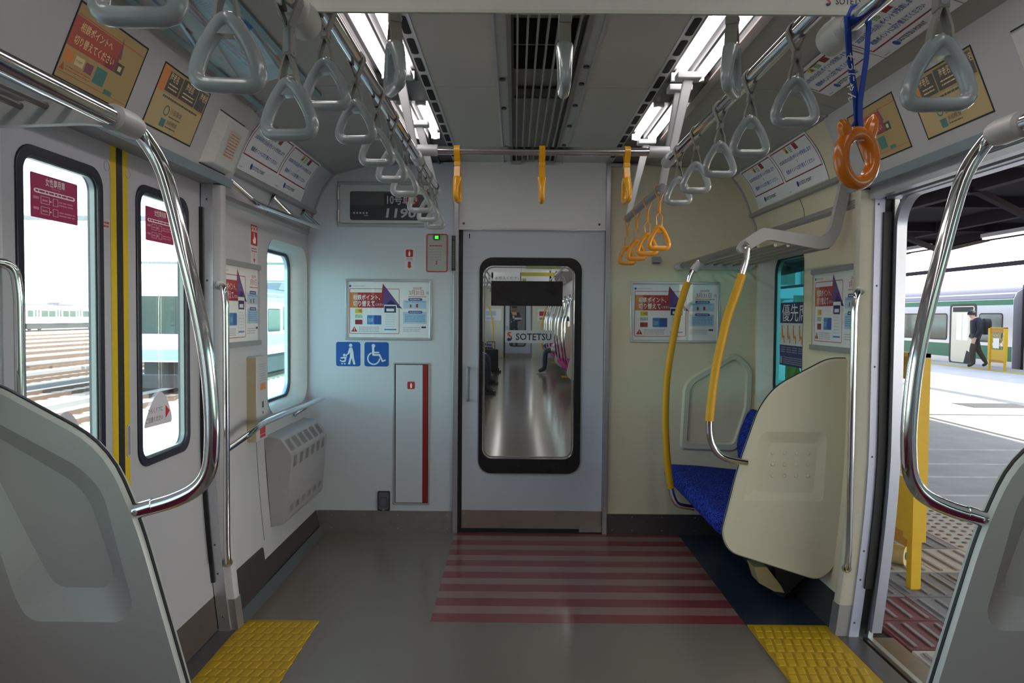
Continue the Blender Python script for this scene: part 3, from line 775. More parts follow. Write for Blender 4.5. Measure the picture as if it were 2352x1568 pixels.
# straps --------------------------------------------------------------
def strap(label, m_ring, m_belt, belt, group, style='flat', tri=(.0545, .100), loc=(0, 0, 0)):
    t = thing('hanging_strap', label, 'strap', (0, 0, 0), group)
    w, h = tri
    pr = .0185
    b = MB()
    if style == 'flat':
        arcp = [(pr * math.sin(a), 0, pr * math.cos(a)) for a in [math.radians(x) for x in range(-125, 126, 25)]]
        mid = -pr - .022
        zb = -belt
        pth = [(-.003, 0, mid)] + arcp + [(.003, 0, mid)]
        b.sweep(pth, (.0017, .011), (0, 1, 0))
        b.sweep([(-.0025, 0, mid + .005), (-.0035, 0, zb + .03), (-.011, 0, zb + .006), (-.013, 0, zb - .012)], (.0017, .011), (0, 1, 0))
        b.sweep([(.0025, 0, mid + .005), (.0035, 0, zb + .03), (.011, 0, zb + .006), (.013, 0, zb - .012)], (.0017, .011), (0, 1, 0))
        b.build('belt', m_belt, t)
        b = MB().box((-.0075, -.012, zb + .03), (.0075, .012, mid - .001)); bk = b.build('buckle', m_belt, t, bevel=.002)
        b = MB()
        for z in (zb + .036, mid - .008): b.lathe([(.0022, 0), (.0015, .0015)], (.0075, 0, z), 'x', 8)
        b.plate(rr(-.0045, zb + .034, .0045, mid - .005, .004, 3), [], XZ(-.012), -.0012, 0)
        b.build('rivet', m_ring if m_ring is not amber else steel, bk)
    else:   # cord: crossing loops
        arcp = [(pr * math.sin(a), 0, pr * math.cos(a)) for a in [math.radians(x) for x in range(-120, 121, 30)]]
        zb = -belt
        b.tube([(0, 0, -.055)] + arcp + [(0, 0, -.055)], .0028, 6)
        b.tube([(.004, -.003, -.045), (-.003, .003, -.07), (.003, -.003, -.085), (-.012, 0, zb + .03), (-.010, 0, zb - .006)], .0028, 6)
        b.tube([(-.004, .003, -.045), (.003, -.003, -.07), (-.003, .003, -.085), (.012, 0, zb + .03), (.010, 0, zb - .006)], .0028, 6)
        b.build('belt', m_belt, t)
        b = MB().tube([(0, 0, -.045), (0, 0, -.09)], .0065, 8); b.build('buckle', m_belt, t)
    z0 = -belt - .004
    wi, hi_ = w - .0105, h - .0105
    P = roundpoly([(0, z0), (-wi * .56 - .005, z0 - hi_ * .46), (-wi, z0 - hi_), (wi, z0 - hi_), (wi * .56 + .005, z0 - hi_ * .46)], [.020, .04, .026, .026, .04], 6)
    # start loop at bottom middle for a clean radius profile
    zt = max(p[1] for p in P)
    b = MB(); loops = []; N = len(P)
    for i in range(N):
        p, q, r = Vector(P[i]), Vector(P[i - 1]), Vector(P[(i + 1) % N]); d = (r - q).normalized(); nn = Vector((d.y, -d.x))
        k = max(0, min(1, (p.y - (z0 - h)) / h))
        rb_ = .0105 + .0065 * k * k; ra_ = .0102 + .002 * max(0, k - .75) * 4
        loops.append([(p.x + nn.x * ra_ * math.cos(a), rb_ * math.sin(a), p.y + nn.y * ra_ * math.cos(a)) for a in [2 * PI * j / 12 for j in range(12)]])
    b.loft(loops + [loops[0]])
    # apex web
    b.prism(roundpoly([(0, z0 + .006), (-.017, z0 - .028), (.017, z0 - .028)], [.008, .004, .004], 3), XZ(0), -.010, .010)
    b.build('ring', m_ring, t, ang=.9)
    t.location = loc
    return t
ordn = ['nearest', 'second', 'third', 'fourth', 'fifth', 'sixth', 'seventh', 'farthest']
p_hi = strap('grey triangular strap on the left high rail, nearest of eight', greyplas, greybelt, .088, 'grey straps on the left high rail', loc=(-RX, 1.43, HI))
for i, y in enumerate((1.70, 1.955, 2.19, 2.45, 2.83, 3.10, 3.36)):
    dup(p_hi, (-RX, y, HI), 'grey triangular strap on the left high rail, %s of eight from the camera' % ordn[i + 1], rot=random.uniform(-.12, .12))
for i, y in enumerate((1.52, 1.81, 2.075, 2.345, 2.59)):
    dup(p_hi, (RX, y, HI), 'grey triangular strap on the right high rail, %s of five from the camera' % ['nearest', 'second', 'third', 'fourth', 'last'][i], 'grey straps on the right high rail', rot=random.uniform(-.15, .05))
p_lo = strap('large grey strap at the top left, cut off by the picture edge', greyplas, greybelt, .118, 'grey straps on the low rails', loc=(-RX - .004, .73, LO))
dup(p_lo, (-RX, .945, LO), 'grey triangular strap in front of the left line map, largest fully shown', rot=.1)
dup(p_lo, (-RX, 1.20, LO), 'grey triangular strap at the end of the left low rail', rot=-.1)
dup(p_lo, (RX, 1.005, LO), 'large grey strap on the right low rail in front of the screens', rot=-.12)
for i, x in enumerate((-.331, -.010, .305)):
    dup(p_hi, (x, 1.416, CB), 'grey strap seen edge-on below the hanging banner, %s' % ['left', 'middle', 'right'][i], 'edge-on grey straps on the near cross bar', rot=PI / 2 + (.45, 0, -.5)[i])
p_y = strap('yellow strap seen edge-on at the left end of the far cross bar', amber, amber, .088, 'yellow straps on the far cross bar', loc=(-.317, 2.76, CB))
p_y.rotation_euler = (0, 0, PI / 2 - .1)
for x, n in ((-.004, 'in the middle'), (.309, 'at the right end')):
    dup(p_y, (x, 2.76, CB), 'yellow strap seen edge-on %s of the far cross bar' % n, rot=PI / 2 + .12 * (x > .1))
p_o = strap('orange triangular strap above the priority seat, nearest of four', orange_s, orange_s, .135, 'orange straps over the priority seat', 'cord', loc=(RX, 2.93, LO))
for i, y in enumerate((3.19, 3.47, 3.76)):
    dup(p_o, (RX, y, LO), 'orange triangular strap above the priority seat, %s of four from the camera' % ['second', 'third', 'farthest'][i], rot=random.uniform(-.15, .15))
# orange ring on a blue lanyard
ly = thing('eared_ring_strap', 'orange ring handle with two ear knobs on a blue lanyard', 'strap', (RX, 1.25, LO))
lan = mat('blue_lanyard_fabric', (.012, .055, .36), .7, noise=.15, scale=300, bump=.2)
b = MB()
b.sweep([(.447, 1.247, LO), (.452, 1.247, 1.75), (.466, 1.25, 1.68), (.470, 1.252, 1.645), (.458, 1.25, 1.625), (.452, 1.245, 1.600)], (.0012, .0085), (.8, .6, 0))
b.sweep([(.487, 1.255, LO), (.484, 1.255, 1.75), (.474, 1.252, 1.68), (.474, 1.25, 1.645), (.478, 1.252, 1.628)], (.0012, .0085), (.7, .7, 0))
b.tube([(.447, 1.247, LO), (.455, 1.249, LO + .018), (.467, 1.25, LO + .022), (.48, 1.252, LO + .018), (.487, 1.255, LO)], .003, 6)
b.build('lanyard', lan, ly)
fl_ = plane((.449, 1.2445, 1.755), (.06, 0, -1), (1, .1, .05), (0, -1, 0))
b = MB(); b.text('そうにゃん', .0165, fl_, 0, -.004, .003, 0, .012); b.build('lettering', whiteink, ly)
b = MB(); R = Matrix.Rotation(math.radians(22), 3, 'Z'); c0 = Vector((.470, 1.25, 1.584))
P = [c0 + R @ Vector((.0345 * math.cos(a), 0, .041 * math.sin(a))) for a in [2 * PI * i / 28 for i in range(28)]]
b.tube(P, .0125, 12, closed=True)
for sx, l in ((-1, .028), (1, .042)):
    base = c0 + R @ Vector((sx * .024, 0, .033)); tip = base + R @ Vector((sx * .012, 0, l))
    b.tube([base, base.lerp(tip, .45), base.lerp(tip, .8), tip], lambda t_: [.011, .0115, .009, .003][min(3, int(t_ * 3.01))], 10)
b.build('ring', mat('orange_ring_plastic', (.62, .16, .004), .25, noise=.05, coat=.5), ly)
MB().plate(rr(.462, 1.612, .482, 1.634, .004, 3), [], XZ(1.249), -.003, .003).build('clasp', mat('clear_grey_clasp', (.35, .42, .45), .2), ly)

# luggage racks --------------------------------------------------------
racktube = mat('rack_tube_steel', (.26, .245, .24), .28, .8, noise=.05)
def rack(s, y0, y1, label, end_y, front=(.905, 1.705), bars=((.99, 1.725), (1.045, 1.722), (1.10, 1.720), (1.155, 1.718), (1.21, 1.716), (1.265, 1.714)), rf=.019):
    t = thing('luggage_rack', label, 'luggage rack', (s * 1.3, end_y, 1.65), 'luggage racks')
    MB().tube([(s * front[0], y0, front[1]), (s * front[0], y1, front[1])], rf, 16).build('front_pipe', chrome if rf > .018 else racktube, t)
    for x, z in bars:
        MB().tube([(s * x, y0, z), (s * x, y1, z)], .0075, 8).build('bar', racktube, t)
    return t
bars2 = ((.99, 1.728), (1.042, 1.728), (1.093, 1.727), (1.145, 1.726), (1.20, 1.725), (1.255, 1.724))
for s, nm in ((-1, 'left'), (1, 'right')):
    t = rack(s, -1.6, 1.51, 'chrome luggage rack above the near %s seats' % nm, 1.5, bars=bars2)
    b = MB(); b.prism(roundpoly([(.90, 1.685), (.96, 1.695), (1.345, 1.68), (1.345, 1.722), (1.0, 1.742), (.93, 1.74)], [.015, .03, 0, 0, .03, .02], 3), side_fn(s), 1.492, 1.512)
    b.build('end_bracket', mat('bracket_white', (.52, .51, .5), .4), t, bevel=.003)
    MB().lathe([(.0195, -.05), (.027, -.045), (.028, .02), (.024, .045), (.018, .05)], (s * .905, 1.53, 1.705), 'y', 20).build('collar', mat('collar_grey', (.42, .41, .40), .4), t)
far_bars = ((.955, 1.628), (1.03, 1.632), (1.085, 1.632), (1.14, 1.63), (1.20, 1.628), (1.26, 1.625))
t = rack(1, 3.235, 4.42, 'grey tubular luggage rack above the priority seat', 3.3, (.875, 1.617), far_bars, .0165)
b = MB()
arm_p = roundpoly([(.855, 1.615), (.875, 1.59), (.905, 1.605), (.985, 1.655), (1.215, 1.612), (1.262, 1.622), (1.30, 1.68), (1.345, 1.90), (1.30, 1.91), (1.256, 1.70), (1.225, 1.665), (1.0, 1.70), (.965, 1.705), (.88, 1.648)], [.02, .015, .01, .03, .04, .03, .04, 0, 0, .03, .03, .03, .03, .015], 4)
b.prism(arm_p, side_fn(1), 3.205, 3.235); b.build('end_bracket', mat('bracket_grey', (.42, .41, .42), .45), t, bevel=.005)
b = MB(); b.prism(roundpoly([(.865, 1.60), (1.30, 1.60), (1.34, 1.64), (1.30, 1.65), (.865, 1.64)], .012, 3), side_fn(1), 4.42, 4.445); b.build('wall_bracket', mat('bracket_grey', (.42, .41, .42), .45), t)
MB().tube([(.875, 4.32, 1.617), (.875, 4.44, 1.617)], .024, 14).build('end_socket', armgrey, t)

# partitions ------------------------------------------------------------
def partition(s, y, poly, rads, hole, floor_, depth, label, m, dimples=None, edge=True, n=5):
    fn = lambda u, v, w=0.: Vector((s * u, y + w, v))
    t = thing('seat_partition', label, 'partition', (s * 1.3, y, .17))
    out = roundpoly(poly, rads, n)
    b = MB()
    ho = roundpoly(hole[0], hole[1], n); fo = roundpoly(floor_[0], floor_[1], n)
    # front skin with recess
    tri = tessellate_polygon([[Vector((p[0], p[1], 0)) for p in out], [Vector((p[0], p[1], 0)) for p in ho]])
    cx = sum(p[0] for p in out) / len(out); cz = sum(p[1] for p in out) / len(out)
    ins = [(cx + (p[0] - cx) * .985, cz + (p[1] - cz) * .985) for p in out]
    tri = tessellate_polygon([[Vector((p[0], p[1], 0)) for p in ins], [Vector((p[0], p[1], 0)) for p in ho]])
    fl2 = ins + ho; b.add([fn(p[0], p[1], -.020) for p in fl2], [tuple(q) for q in tri])
    b.loft([[fn(*p, -.020) for p in ins], [fn(*p, -.012) for p in out], [fn(*p, -.004) for p in out]])
    if dimples:   # subdivided recess floor with small bumps
        mid = [((p[0] * .5 + q[0] * .5), (p[1] * .5 + q[1] * .5)) for p, q in zip(ho, fo)]
    b.loft([[fn(*p, -.020) for p in ho], [fn(p[0] * .3 + q[0] * .7, p[1] * .3 + q[1] * .7, -.020 + depth * .75) for p, q in zip(ho, fo)], [fn(*p, -.020 + depth) for p in fo]])
    tri = tessellate_polygon([[Vector((p[0], p[1], 0)) for p in fo]]); b.add([fn(p[0], p[1], -.020 + depth) for p in fo], [tuple(q) for q in tri])
    # back skin
    b.loft([[fn(*p, .004) for p in out], [fn(*p, .012) for p in out], [fn(*p, .020) for p in ins]])
    tri = tessellate_polygon([[Vector((p[0], p[1], 0)) for p in ins]]); b.add([fn(p[0], p[1], .020) for p in ins], [tuple(q) for q in tri])
    b.build('panel', m, t, recalc=False, ang=.5)
    sc = lambda k: [(cx + (p[0] - cx) * k, cz + (p[1] - cz) * k) for p in out]
    e = MB().plate(sc(1.0065), [sc(.96)], fn, -.005, .005); e.build('edge_seal', black, t)
    if dimples:
        for u, v in dimples:
            MB().lathe([(.009, 0), (.007, -.003), (.003, -.0045)], (s * u, y - .020 + depth, v), 'y', 12).build('dimple', m, t)
    return t
near_poly = [(1.34, 1.165), (1.235, 1.165), (.985, 1.03), (.915, .87), (.805, .47), (.775, .34), (.84, .25), (1.17, .16), (1.28, .24), (1.32, .5)]
near_r = [0, .10, .10, .12, .1, .06, .06, .08, .05, .05]
near_hole = ([(1.30, 1.095), (1.245, 1.095), (1.03, .98), (.985, .93), (.922, .68), (.945, .645), (1.15, .645), (1.18, .70)], [.03, .07, .04, .04, .04, .04, .05, .05])
near_floor = ([(1.28, 1.05), (1.245, 1.05), (1.065, .945), (1.03, .905), (.978, .745), (.99, .71), (1.105, .71), (1.135, .76)], [.03, .06, .03, .03, .03, .03, .04, .04])
partition(-1, 1.60, near_poly, near_r, near_hole, near_floor, .028, 'grey moulded seat partition at the lower left', part_n)
partition(1, 1.60, near_poly, near_r, near_hole, near_floor, .028, 'grey moulded seat partition at the lower right', part_n)
far_poly = [(1.36, 1.142), (1.27, 1.142), (1.045, 1.02), (.975, .93), (.885, .66), (.815, .36), (.85, .285), (1.245, .162), (1.31, .215), (1.345, .36)]
far_r = [0, .06, .08, .09, .08, .05, .05, .05, .05, .05]
partition(1, 3.235, far_poly, far_r, ([(1.245, .82), (.995, .82), (.975, .80), (.905, .515), (1.255, .515), (1.265, .80)], [.03, .02, .02, .015, .02, .02]),
          ([(1.225, .77), (1.03, .77), (1.015, .755), (.965, .555), (1.215, .55), (1.23, .755)], [.02, .015, .015, .012, .015, .015]), .013,
          'cream seat partition with a dimpled recess at the priority seat', part_m, [(1.035 + i * .052 + (j - 1) * .0, .625 + j * .05) for j in range(3) for i in range(4)])

# grab poles ---------------------------------------------------------------
pole = [(.905, 1.71), (.875, 1.655), (.855, 1.61), (.811, 1.435), (.785, 1.32), (.766, 1.21), (.757, 1.10), (.757, 1.03), (.764, .975), (.79, .935), (.84, .908), (.905, .888), (.935, .880)]
for s, nm in ((-1, 'left'), (1, 'right')):
    t = thing('grab_pole', 'curved chrome grab pole on the near %s seat partition' % nm, 'grab pole', (s * .935, 1.6, .88), 'chrome grab poles')
    path = spline([(s * .905, 1.55, 1.706), (s * .893, 1.585, 1.69)] + [(s * x, 1.6, z) for x, z in pole[2:]], 5)
    MB().tube(path, .0165, 16).build('pipe', chrome, t)
    MB().tube([(s * .885, 1.6, .895), (s * .94, 1.6, .878)], .0175, 14).build('foot', chrome, t)
    MB().lathe([(.006, 0), (.004, -.003)], (s * .918, 1.583, .884), 'y', 8).build('screw', steel, t)
t = thing('grab_pole', 'yellow gripped grab pole on the cream priority partition', 'grab pole', (.9, 3.2, .69), 'yellow grab poles')
pp = [(.88, 1.635), (.895, 1.625), (.897, 1.60), (.889, 1.545), (.855, 1.43), (.817, 1.314), (.789, 1.19), (.769, 1.083), (.754, .95), (.748, .85), (.757, .78), (.785, .73), (.83, .703), (.915, .687)]
sp = spline([(x, 3.20, z) for x, z in pp], 5)
MB().tube(sp, .0145, 14).build('pipe', chrome, t)
MB().tube([p for p in sp if .855 < p.z < 1.52], .0185, 14).build('grip', yellowgrip, t)
t = thing('grab_pole', 'yellow gripped grab pole rising from the middle of the priority seat', 'grab pole', (.83, 3.9, .31), 'yellow grab poles')
pp = [(.875, 1.617), (.855, 1.60), (.838, 1.57), (.815, 1.525), (.765, 1.36), (.735, 1.20), (.712, 1.05), (.702, .92), (.702, .74), (.715, .55), (.735, .41), (.755, .345), (.785, .318), (.86, .305)]
sp = spline([(x, 3.9, z) for x, z in pp], 5)
MB().tube(sp, .0145, 14).build('pipe', chrome, t)
MB().tube([p for p in sp if .40 < p.z < 1.50], .0185, 14).build('grip', yellowgrip, t)
MB().tube([(.868, 3.9, 1.605), (.835, 3.9, 1.56)], .021, 12).build('socket', armgrey, t)

# wall handrails -------------------------------------------------------------
def stub(t, a, b_, r=.013):
    MB().tube([a, b_], r, 12).build('strut', chrome, t)
    d = (Vector(b_) - Vector(a)).normalized()
    MB().tube([Vector(a), Vector(a) + d * .006], r * 1.7, 14).build('flange', steel, t)
t = thing('handrail', 'upper chrome handrail over the left window', 'handrail', (-1.24, 3.13, 1.8), 'wheelchair bay handrails')
MB().tube(fillet([(-1.325, 3.13, 1.895), (-1.245, 3.27, 1.80), (-1.24, 3.36, 1.80), (-1.245, 4.36, 1.822)], .06, 6), .0135, 14).build('bar', chrome, t)
stub(t, (-1.318, 3.72, 1.90), (-1.245, 3.80, 1.815)); stub(t, (-1.318, 4.24, 1.90), (-1.245, 4.36, 1.822))
t = thing('handrail', 'lower chrome handrail across the left wall below the window', 'handrail', (-1.24, 3.1, .8), 'wheelchair bay handrails')
MB().tube(fillet([(-1.32, 3.04, .73), (-1.245, 3.22, .80), (-1.24, 3.34, .82), (-1.24, 4.40, .815)], .08, 6), .014, 14).build('bar', chrome, t)
stub(t, (-1.34, 4.16, .745), (-1.245, 4.20, .812), .008); stub(t, (-1.34, 3.62, .77), (-1.245, 3.66, .818), .008)
for s, nm in ((-1, 'left'), (1, 'right')):
    t = thing('door_handrail', 'vertical chrome hand bar on the far %s door pillar' % nm, 'handrail', (s * 1.3, 3.04, .3), 'door pillar hand bars')
    MB().tube(fillet([(s * 1.315, 3.045, 1.43), (s * 1.282, 3.0, 1.425), (s * 1.272, 2.998, 1.36), (s * 1.272, 2.998, .36), (s * 1.268, 3.0, .29), (s * 1.285, 3.045, .285)], .05, 5), .0135, 12).build('bar', chrome, t)
    MB().tube([(s * 1.315, 3.042, 1.43), (s * 1.308, 3.032, 1.43)], .019, 14).build('flange', steel, t); MB().tube([(s * 1.285, 3.042, .285), (s * 1.28, 3.03, .285)], .019, 14).build('flange', steel, t)
t = thing('door_handrail', 'chrome hand bar on the near left door pillar, at the picture edge', 'handrail', (-1.28, 1.74, .3), 'door pillar hand bars')
MB().tube(fillet([(-1.315, 1.69, 1.43), (-1.275, 1.735, 1.428), (-1.268, 1.74, 1.36), (-1.268, 1.74, .36), (-1.285, 1.69, .285)], .05, 5), .0115, 12).build('bar', chrome, t)

# seats --------------------------------------------------------------------------
def moquette(name, c0, c1, sc=60):
    m = bpy.data.materials.new(name); m.use_nodes = True; nt = m.node_tree; b = nt.nodes['Principled BSDF']
    b.inputs['Roughness'].default_value = .9; b.inputs['Specular IOR Level'].default_value = .15
    tc = nt.nodes.new('ShaderNodeTexCoord'); wv = nt.nodes.new('ShaderNodeTexWave'); wv.inputs['Scale'].default_value = sc * .25
    wv.inputs['Distortion'].default_value = 14; wv.inputs['Detail'].default_value = 4; wv.inputs['Detail Scale'].default_value = 3
    nt.links.new(tc.outputs['Object'], wv.inputs['Vector'])
    mx = nt.nodes.new('ShaderNodeMix'); mx.data_type = 'RGBA'; mx.inputs['A'].default_value = (*c0, 1); mx.inputs['B'].default_value = (*c1, 1)
    nt.links.new(wv.outputs['Fac'], mx.inputs['Factor']); nt.links.new(mx.outputs['Result'], b.inputs['Base Color'])
    return m
blue_moq = moquette('blue_moquette', (.004, .008, .10), (.032, .065, .42))
wine_moq = moquette('wine_moquette', (.10, .01, .03), (.20, .03, .06))
seat_sec = [(1.29, .36), (.90, .34), (.82, .345), (.80, .375), (.805, .41), (.835, .437), (1.0, .43), (1.27, .405)]
back_sec = [(1.27, .40), (1.245, .46), (1.232, .56), (1.25, .64), (1.29, .745), (1.315, .775), (1.335, .77), (1.335, .40)]
def bench(s, y0, y1, m, label, parent_name='bench_seat'):
    fn = side_fn(s); t = thing(parent_name, label, 'seat', (s * 1.1, (y0 + y1) / 2, 0))
    for sec, nm in ((seat_sec, 'seat_cushion'), (back_sec, 'backrest')):
        P = roundpoly(sec, [.01] + [.03] * (len(sec) - 2) + [.01], 3)
        c = (sum(p[0] for p in P) / len(P), sum(p[1] for p in P) / len(P))
        loops = []
        for y, k in ((y0, .9), (y0 + .012, .985), (y0 + .03, 1), (y1 - .03, 1), (y1 - .012, .985), (y1, .9)):
            loops.append([fn(c[0] + (p[0] - c[0]) * k, c[1] + (p[1] - c[1]) * k, y) for p in P])
        MB().loft(loops, 0, True, True).build(nm, m, t, ang=.8)
    MB().prism([(1.335, .33), (.95, .33), (.92, .342), (1.0, .36), (1.335, .38)], fn, y0, y1).build('seat_frame', mat('seat_pan_dark', (.05, .05, .055), .5), t)
    return t
bench(1, 3.27, 4.42, blue_moq, 'blue moquette priority bench seat against the right wall')
t = thing('under_seat_heater', 'beige heater box partly seen under the priority partition', 'heater', (1.2, 3.5, 0))
MB().prism([(1.005, .175), (1.03, .10), (1.10, .062), (1.15, .055), (1.135, .085), (1.065, .175)], side_fn(1), 3.36, 3.46).build('cover', mat('heater_beige', (.42, .33, .16), .5), t, bevel=.002)
MB().prism([(1.13, .03), (1.16, .02), (1.31, .17), (1.31, .20), (1.06, .33), (1.10, .31)], side_fn(1), 3.40, 4.3).build('rail', mat('under_seat_black', (.02, .02, .022), .6), t)
bench(-1, -1.5, 1.55, wine_moq, 'wine red bench seat behind the lower left partition')
bench(1, -1.5, 1.55, wine_moq, 'wine red bench seat behind the lower right partition')
# ================================================================== posters, signs, screens, wall fittings
EW = lambda u, v, w=0.: Vector((u, D - w, v))
def poster_art(b, fn, W, H):
    a = .0010
    b.rect(0, 0, W, H, fn, .0004, PAPER)
    b.plate(circ(.016, H - .028, .007, 12), [], fn, .0006, a, BLUE); b.text('SOTETSU POINT', .0105, fn, .028, H - .0315, a, GREY, .01)
    # red frame
    u0, v0, u1, v1 = .012, .022, .312, H - .042
    o = rr(u0, v0, u1, v1, .008, 3); i = rr(u0 + .003, v0 + .003, u1 - .003, v1 - .003, .006, 3)
    b.plate(o, [i], fn, .0006, a, RED)
    # red band, shaded from orange to red in steps
    y0, y1 = H - .158, H - .066
    b.rect(u0 + .003, y0, u0 + .05, y1, fn, .0008, ORG); b.rect(u0 + .05, y0, .22, y1, fn, .0008, RED); b.rect(.14, y0 + .004, .22, y1 - .03, fn, .0009, DRED)
    b.text('相鉄ポイント、', .034, fn, .034, y1 - .042, .0014, WHT, .018, width=.162)
    b.text('切り替えて', .036, fn, .034, y1 - .080, .0014, WHT, .018, width=.130)
    b.text('ください', .016, fn, .168, y1 - .078, .0014, WHT, .01, width=.05)
    # folded arrow
    b.poly([(.212, H - .012), (.212, y0 + .02), (.327, y0 - .002)], fn, .0011, PURP)
    b.poly([(.26, y0 + .05), (.225, y0 + .012), (.330, y0 - .003)], fn, .0012, NAVY)
    b.poly([(.212, H - .012), (.206, y1), (.212, y1 - .03), (.222, H - .04)], fn, .0013, DRED)
    # phone
    b.plate(rr(.219, .036, .297, y0 + .019, .006, 3), [], fn, .0010, .0016, PAPER)
    b.rect(.222, .15, .292, .19, fn, .0018, NAVY); b.rect(.234, .158, .28, .174, fn, .0020, PAPER); b.rect(.222, .045, .294, .052, fn, .0018, AZUR)
    bars_of_text(b, fn, .228, .285, .135, 6, .014, .003, CYAN, .0018)
    # cards
    b.rect(.046, .145, .09, .172, fn, a, YEL); b.poly([(.06, .16), (.086, .147), (.086, .172)], fn, .0012, ORG)
    bars_of_text(b, fn, .046, .09, .132, 3, .007, .004, GRN); b.rect(.046, .078, .09, .106, fn, a, DRED)
    b.plate(rr(.118, .078, .204, .134, .005, 3), [], fn, .0008, .0012, AZUR); b.rect(.16, .081, .2, .131, fn, .0014, BLUE)
    for k in range(4): b.line([(.122, .098 + k * .006), (.137, .092 + k * .006), (.152, .10 + k * .005)], .002, fn, .0016, CYAN)
    # warning triangle
    b.poly([(.022, .034), (.06, .034), (.041, .066)], fn, a, RED); b.rect(.0395, .044, .0425, .057, fn, .0013, WHT); b.rect(.0395, .038, .0425, .0415, fn, .0013, WHT)
    bars_of_text(b, fn, .068, .19, .061, 4, .009, .003, GREY)
    # right column
    uc = .42
    b.text('2025年', .019, fn, uc, H - .046, a, RED, .0, 'c')
    b.text('3月31日', .034, fn, uc - .006, H - .078, a, RED, .0, 'c', width=.088); b.text('月', .018, fn, uc + .052, H - .074, a, NAVY, 0, 'l')
    bars_of_text(b, fn, uc - .055, uc + .055, H - .092, 1, .012, .005, ORG)
    b.rect(.335, .175, .475, .225, fn, .0007, CYAN); b.rect(.335, .085, .475, .155, fn, .0007, CYAN)
    for v in (.222, .146): b.plate(rr(.365, v, .45, v + .016, .007, 3), [], fn, .0009, .0013, BLUE); bars_of_text(b, fn, .375, .44, v + .006, 1, .01, .004, WHT, .0016)
    bars_of_text(b, fn, .345, .465, .214, 1, .01, .003, AZUR, .0012); bars_of_text(b, fn, .345, .465, .136, 5, .0095, .003, AZUR, .0012)
    b.rect(.375, .182, .385, .2, fn, .0012, RED); b.rect(.412, .182, .424, .203, fn, .0012, RED)
    b.rect(.445, .058, .472, .068, fn, .0012, NAVY); bars_of_text(b, fn, .335, .44, .06, 3, .011, .003, GREY)
frame_m = mat('poster_frame_aluminium', (.56, .58, .62), .3, .8, noise=.03)
def framed_poster(label, fn, W, H, loc, fr=frame_m, bars=None):
    t = thing('framed_poster', label, 'poster', loc, 'framed point-change posters')
    g = .014
    if bars is None:
        b = MB().plate([(-g, -g), (W + g, -g), (W + g, H + g), (-g, H + g)], [[(0, 0), (W, 0), (W, H), (0, H)]], fn, 0, .010); b.build('frame', fr, t, bevel=.003)
    else:
        MB().plate(rr(-g, H - .004, W + g, H + .02, .004, 2), [], fn, 0, .014).build('clip_bar', bars, t); MB().plate(rr(-g, -.02, W + g, .004, .004, 2), [], fn, 0, .014).build('clip_bar', bars, t)
        MB().rect(-g, 0, -g + .003, H, fn, .004, 0).build('edge_clip', black, t); MB().rect(W + g - .003, 0, W + g, H, fn, .004, 0).build('edge_clip', black, t)
    b = MB(); poster_art(b, fn, W, H); b.build('printed_sheet', INK, t, smooth=False, recalc=False)
    MB().rect(0, 0, W, H, fn, .006, 0).build('clear_cover', glass('poster_cover', (.97, .97, .97), .05), t)
    return t
PW, PH = .492, .336
off = lambda o, du, n: (lambda u, v, w=0.: Vector(o) + Vector(du) * u + Vector((0, 0, v)) + Vector(n) * w)
framed_poster('framed poster on the white left half of the end wall', off((-1.106, D, 1.179), (1, 0, 0), (0, -1, 0)), PW, PH, (-.86, D, 1.165))
framed_poster('framed poster on the cream right half of the end wall behind the yellow pole', off((.606, D, 1.177), (1.03, 0, 0), (0, -1, 0)), PW, PH, (.86, D, 1.165))
clip_m = mat('poster_clip_grey', (.30, .30, .30), .4, .3)
framed_poster('poster on the left side wall beside the far door pillar', off((-WX, 3.106, 1.185), (0, 1, 0), (1, 0, 0)), .475, .345, (-WX, 3.3, 1.165), bars=clip_m)
framed_poster('poster on the right side wall between pillar and teal window', off((WX, 3.585, 1.185), (0, -1, 0), (-1, 0, 0)), .475, .345, (WX, 3.3, 1.165), bars=clip_m)

# curved advertising sheets in the coves and on the ceiling slope over the doors
def point_ad(b, fn, u0, W, H, nv=6):
    b.frame2(u0 + .012, H * .27, u0 + W - .012, H - .012, .0055, fn, .0006, DRED, nv)
    c = u0 + W / 2
    b.rect(c - .06, H * .78, c - .025, H * .92, fn, .0008, YEL, 2); b.poly([(c - .05, H * .80), (c - .035, H * .92), (c - .03, H * .8)], fn, .001, PURP)
    bars_of_text(b, fn, c - .01, c + .025, H * .88, 4, H * .035, .004, GRN, .0008); b.rect(c + .05, H * .78, c + .092, H * .92, fn, .0008, DRED, 2)
    b.text('2025年3月31日(月) ポイントが失効します', .022, fn, c, H * .63, .0008, BLUE, .012, 'c', width=W * .82)
    b.rect(c - .002, H * .53, c + .002, H * .585, fn, .0008, RED); b.text('相鉄ポイントに切り替えてください', .022, fn, c, H * .40, .0008, BLUE, .012, 'c', width=W * .72)
    b.plate(circ(c - .095, H * .14, .013, 14), [], fn, .0004, .0008, BLUE); b.text('SOTETSU POINT', .022, fn, c - .078, H * .105, .0008, BLK, .012, width=.15)
    bars_of_text(b, fn, u0 + .015, u0 + .05, H * .05, 1, .01, .003, GREY, .0008)
def cove_fn(s, ys):
    def fn(u, v, w=0.):
        t_ = .03 + v / .245
        x, z = cove(max(0, min(1.02, t_)))
        y = ys + u if s < 0 else ys - u
        return Vector((s * (x - (.0035 + w) * .87), y, z - (.0035 + w) * .48))
    return fn
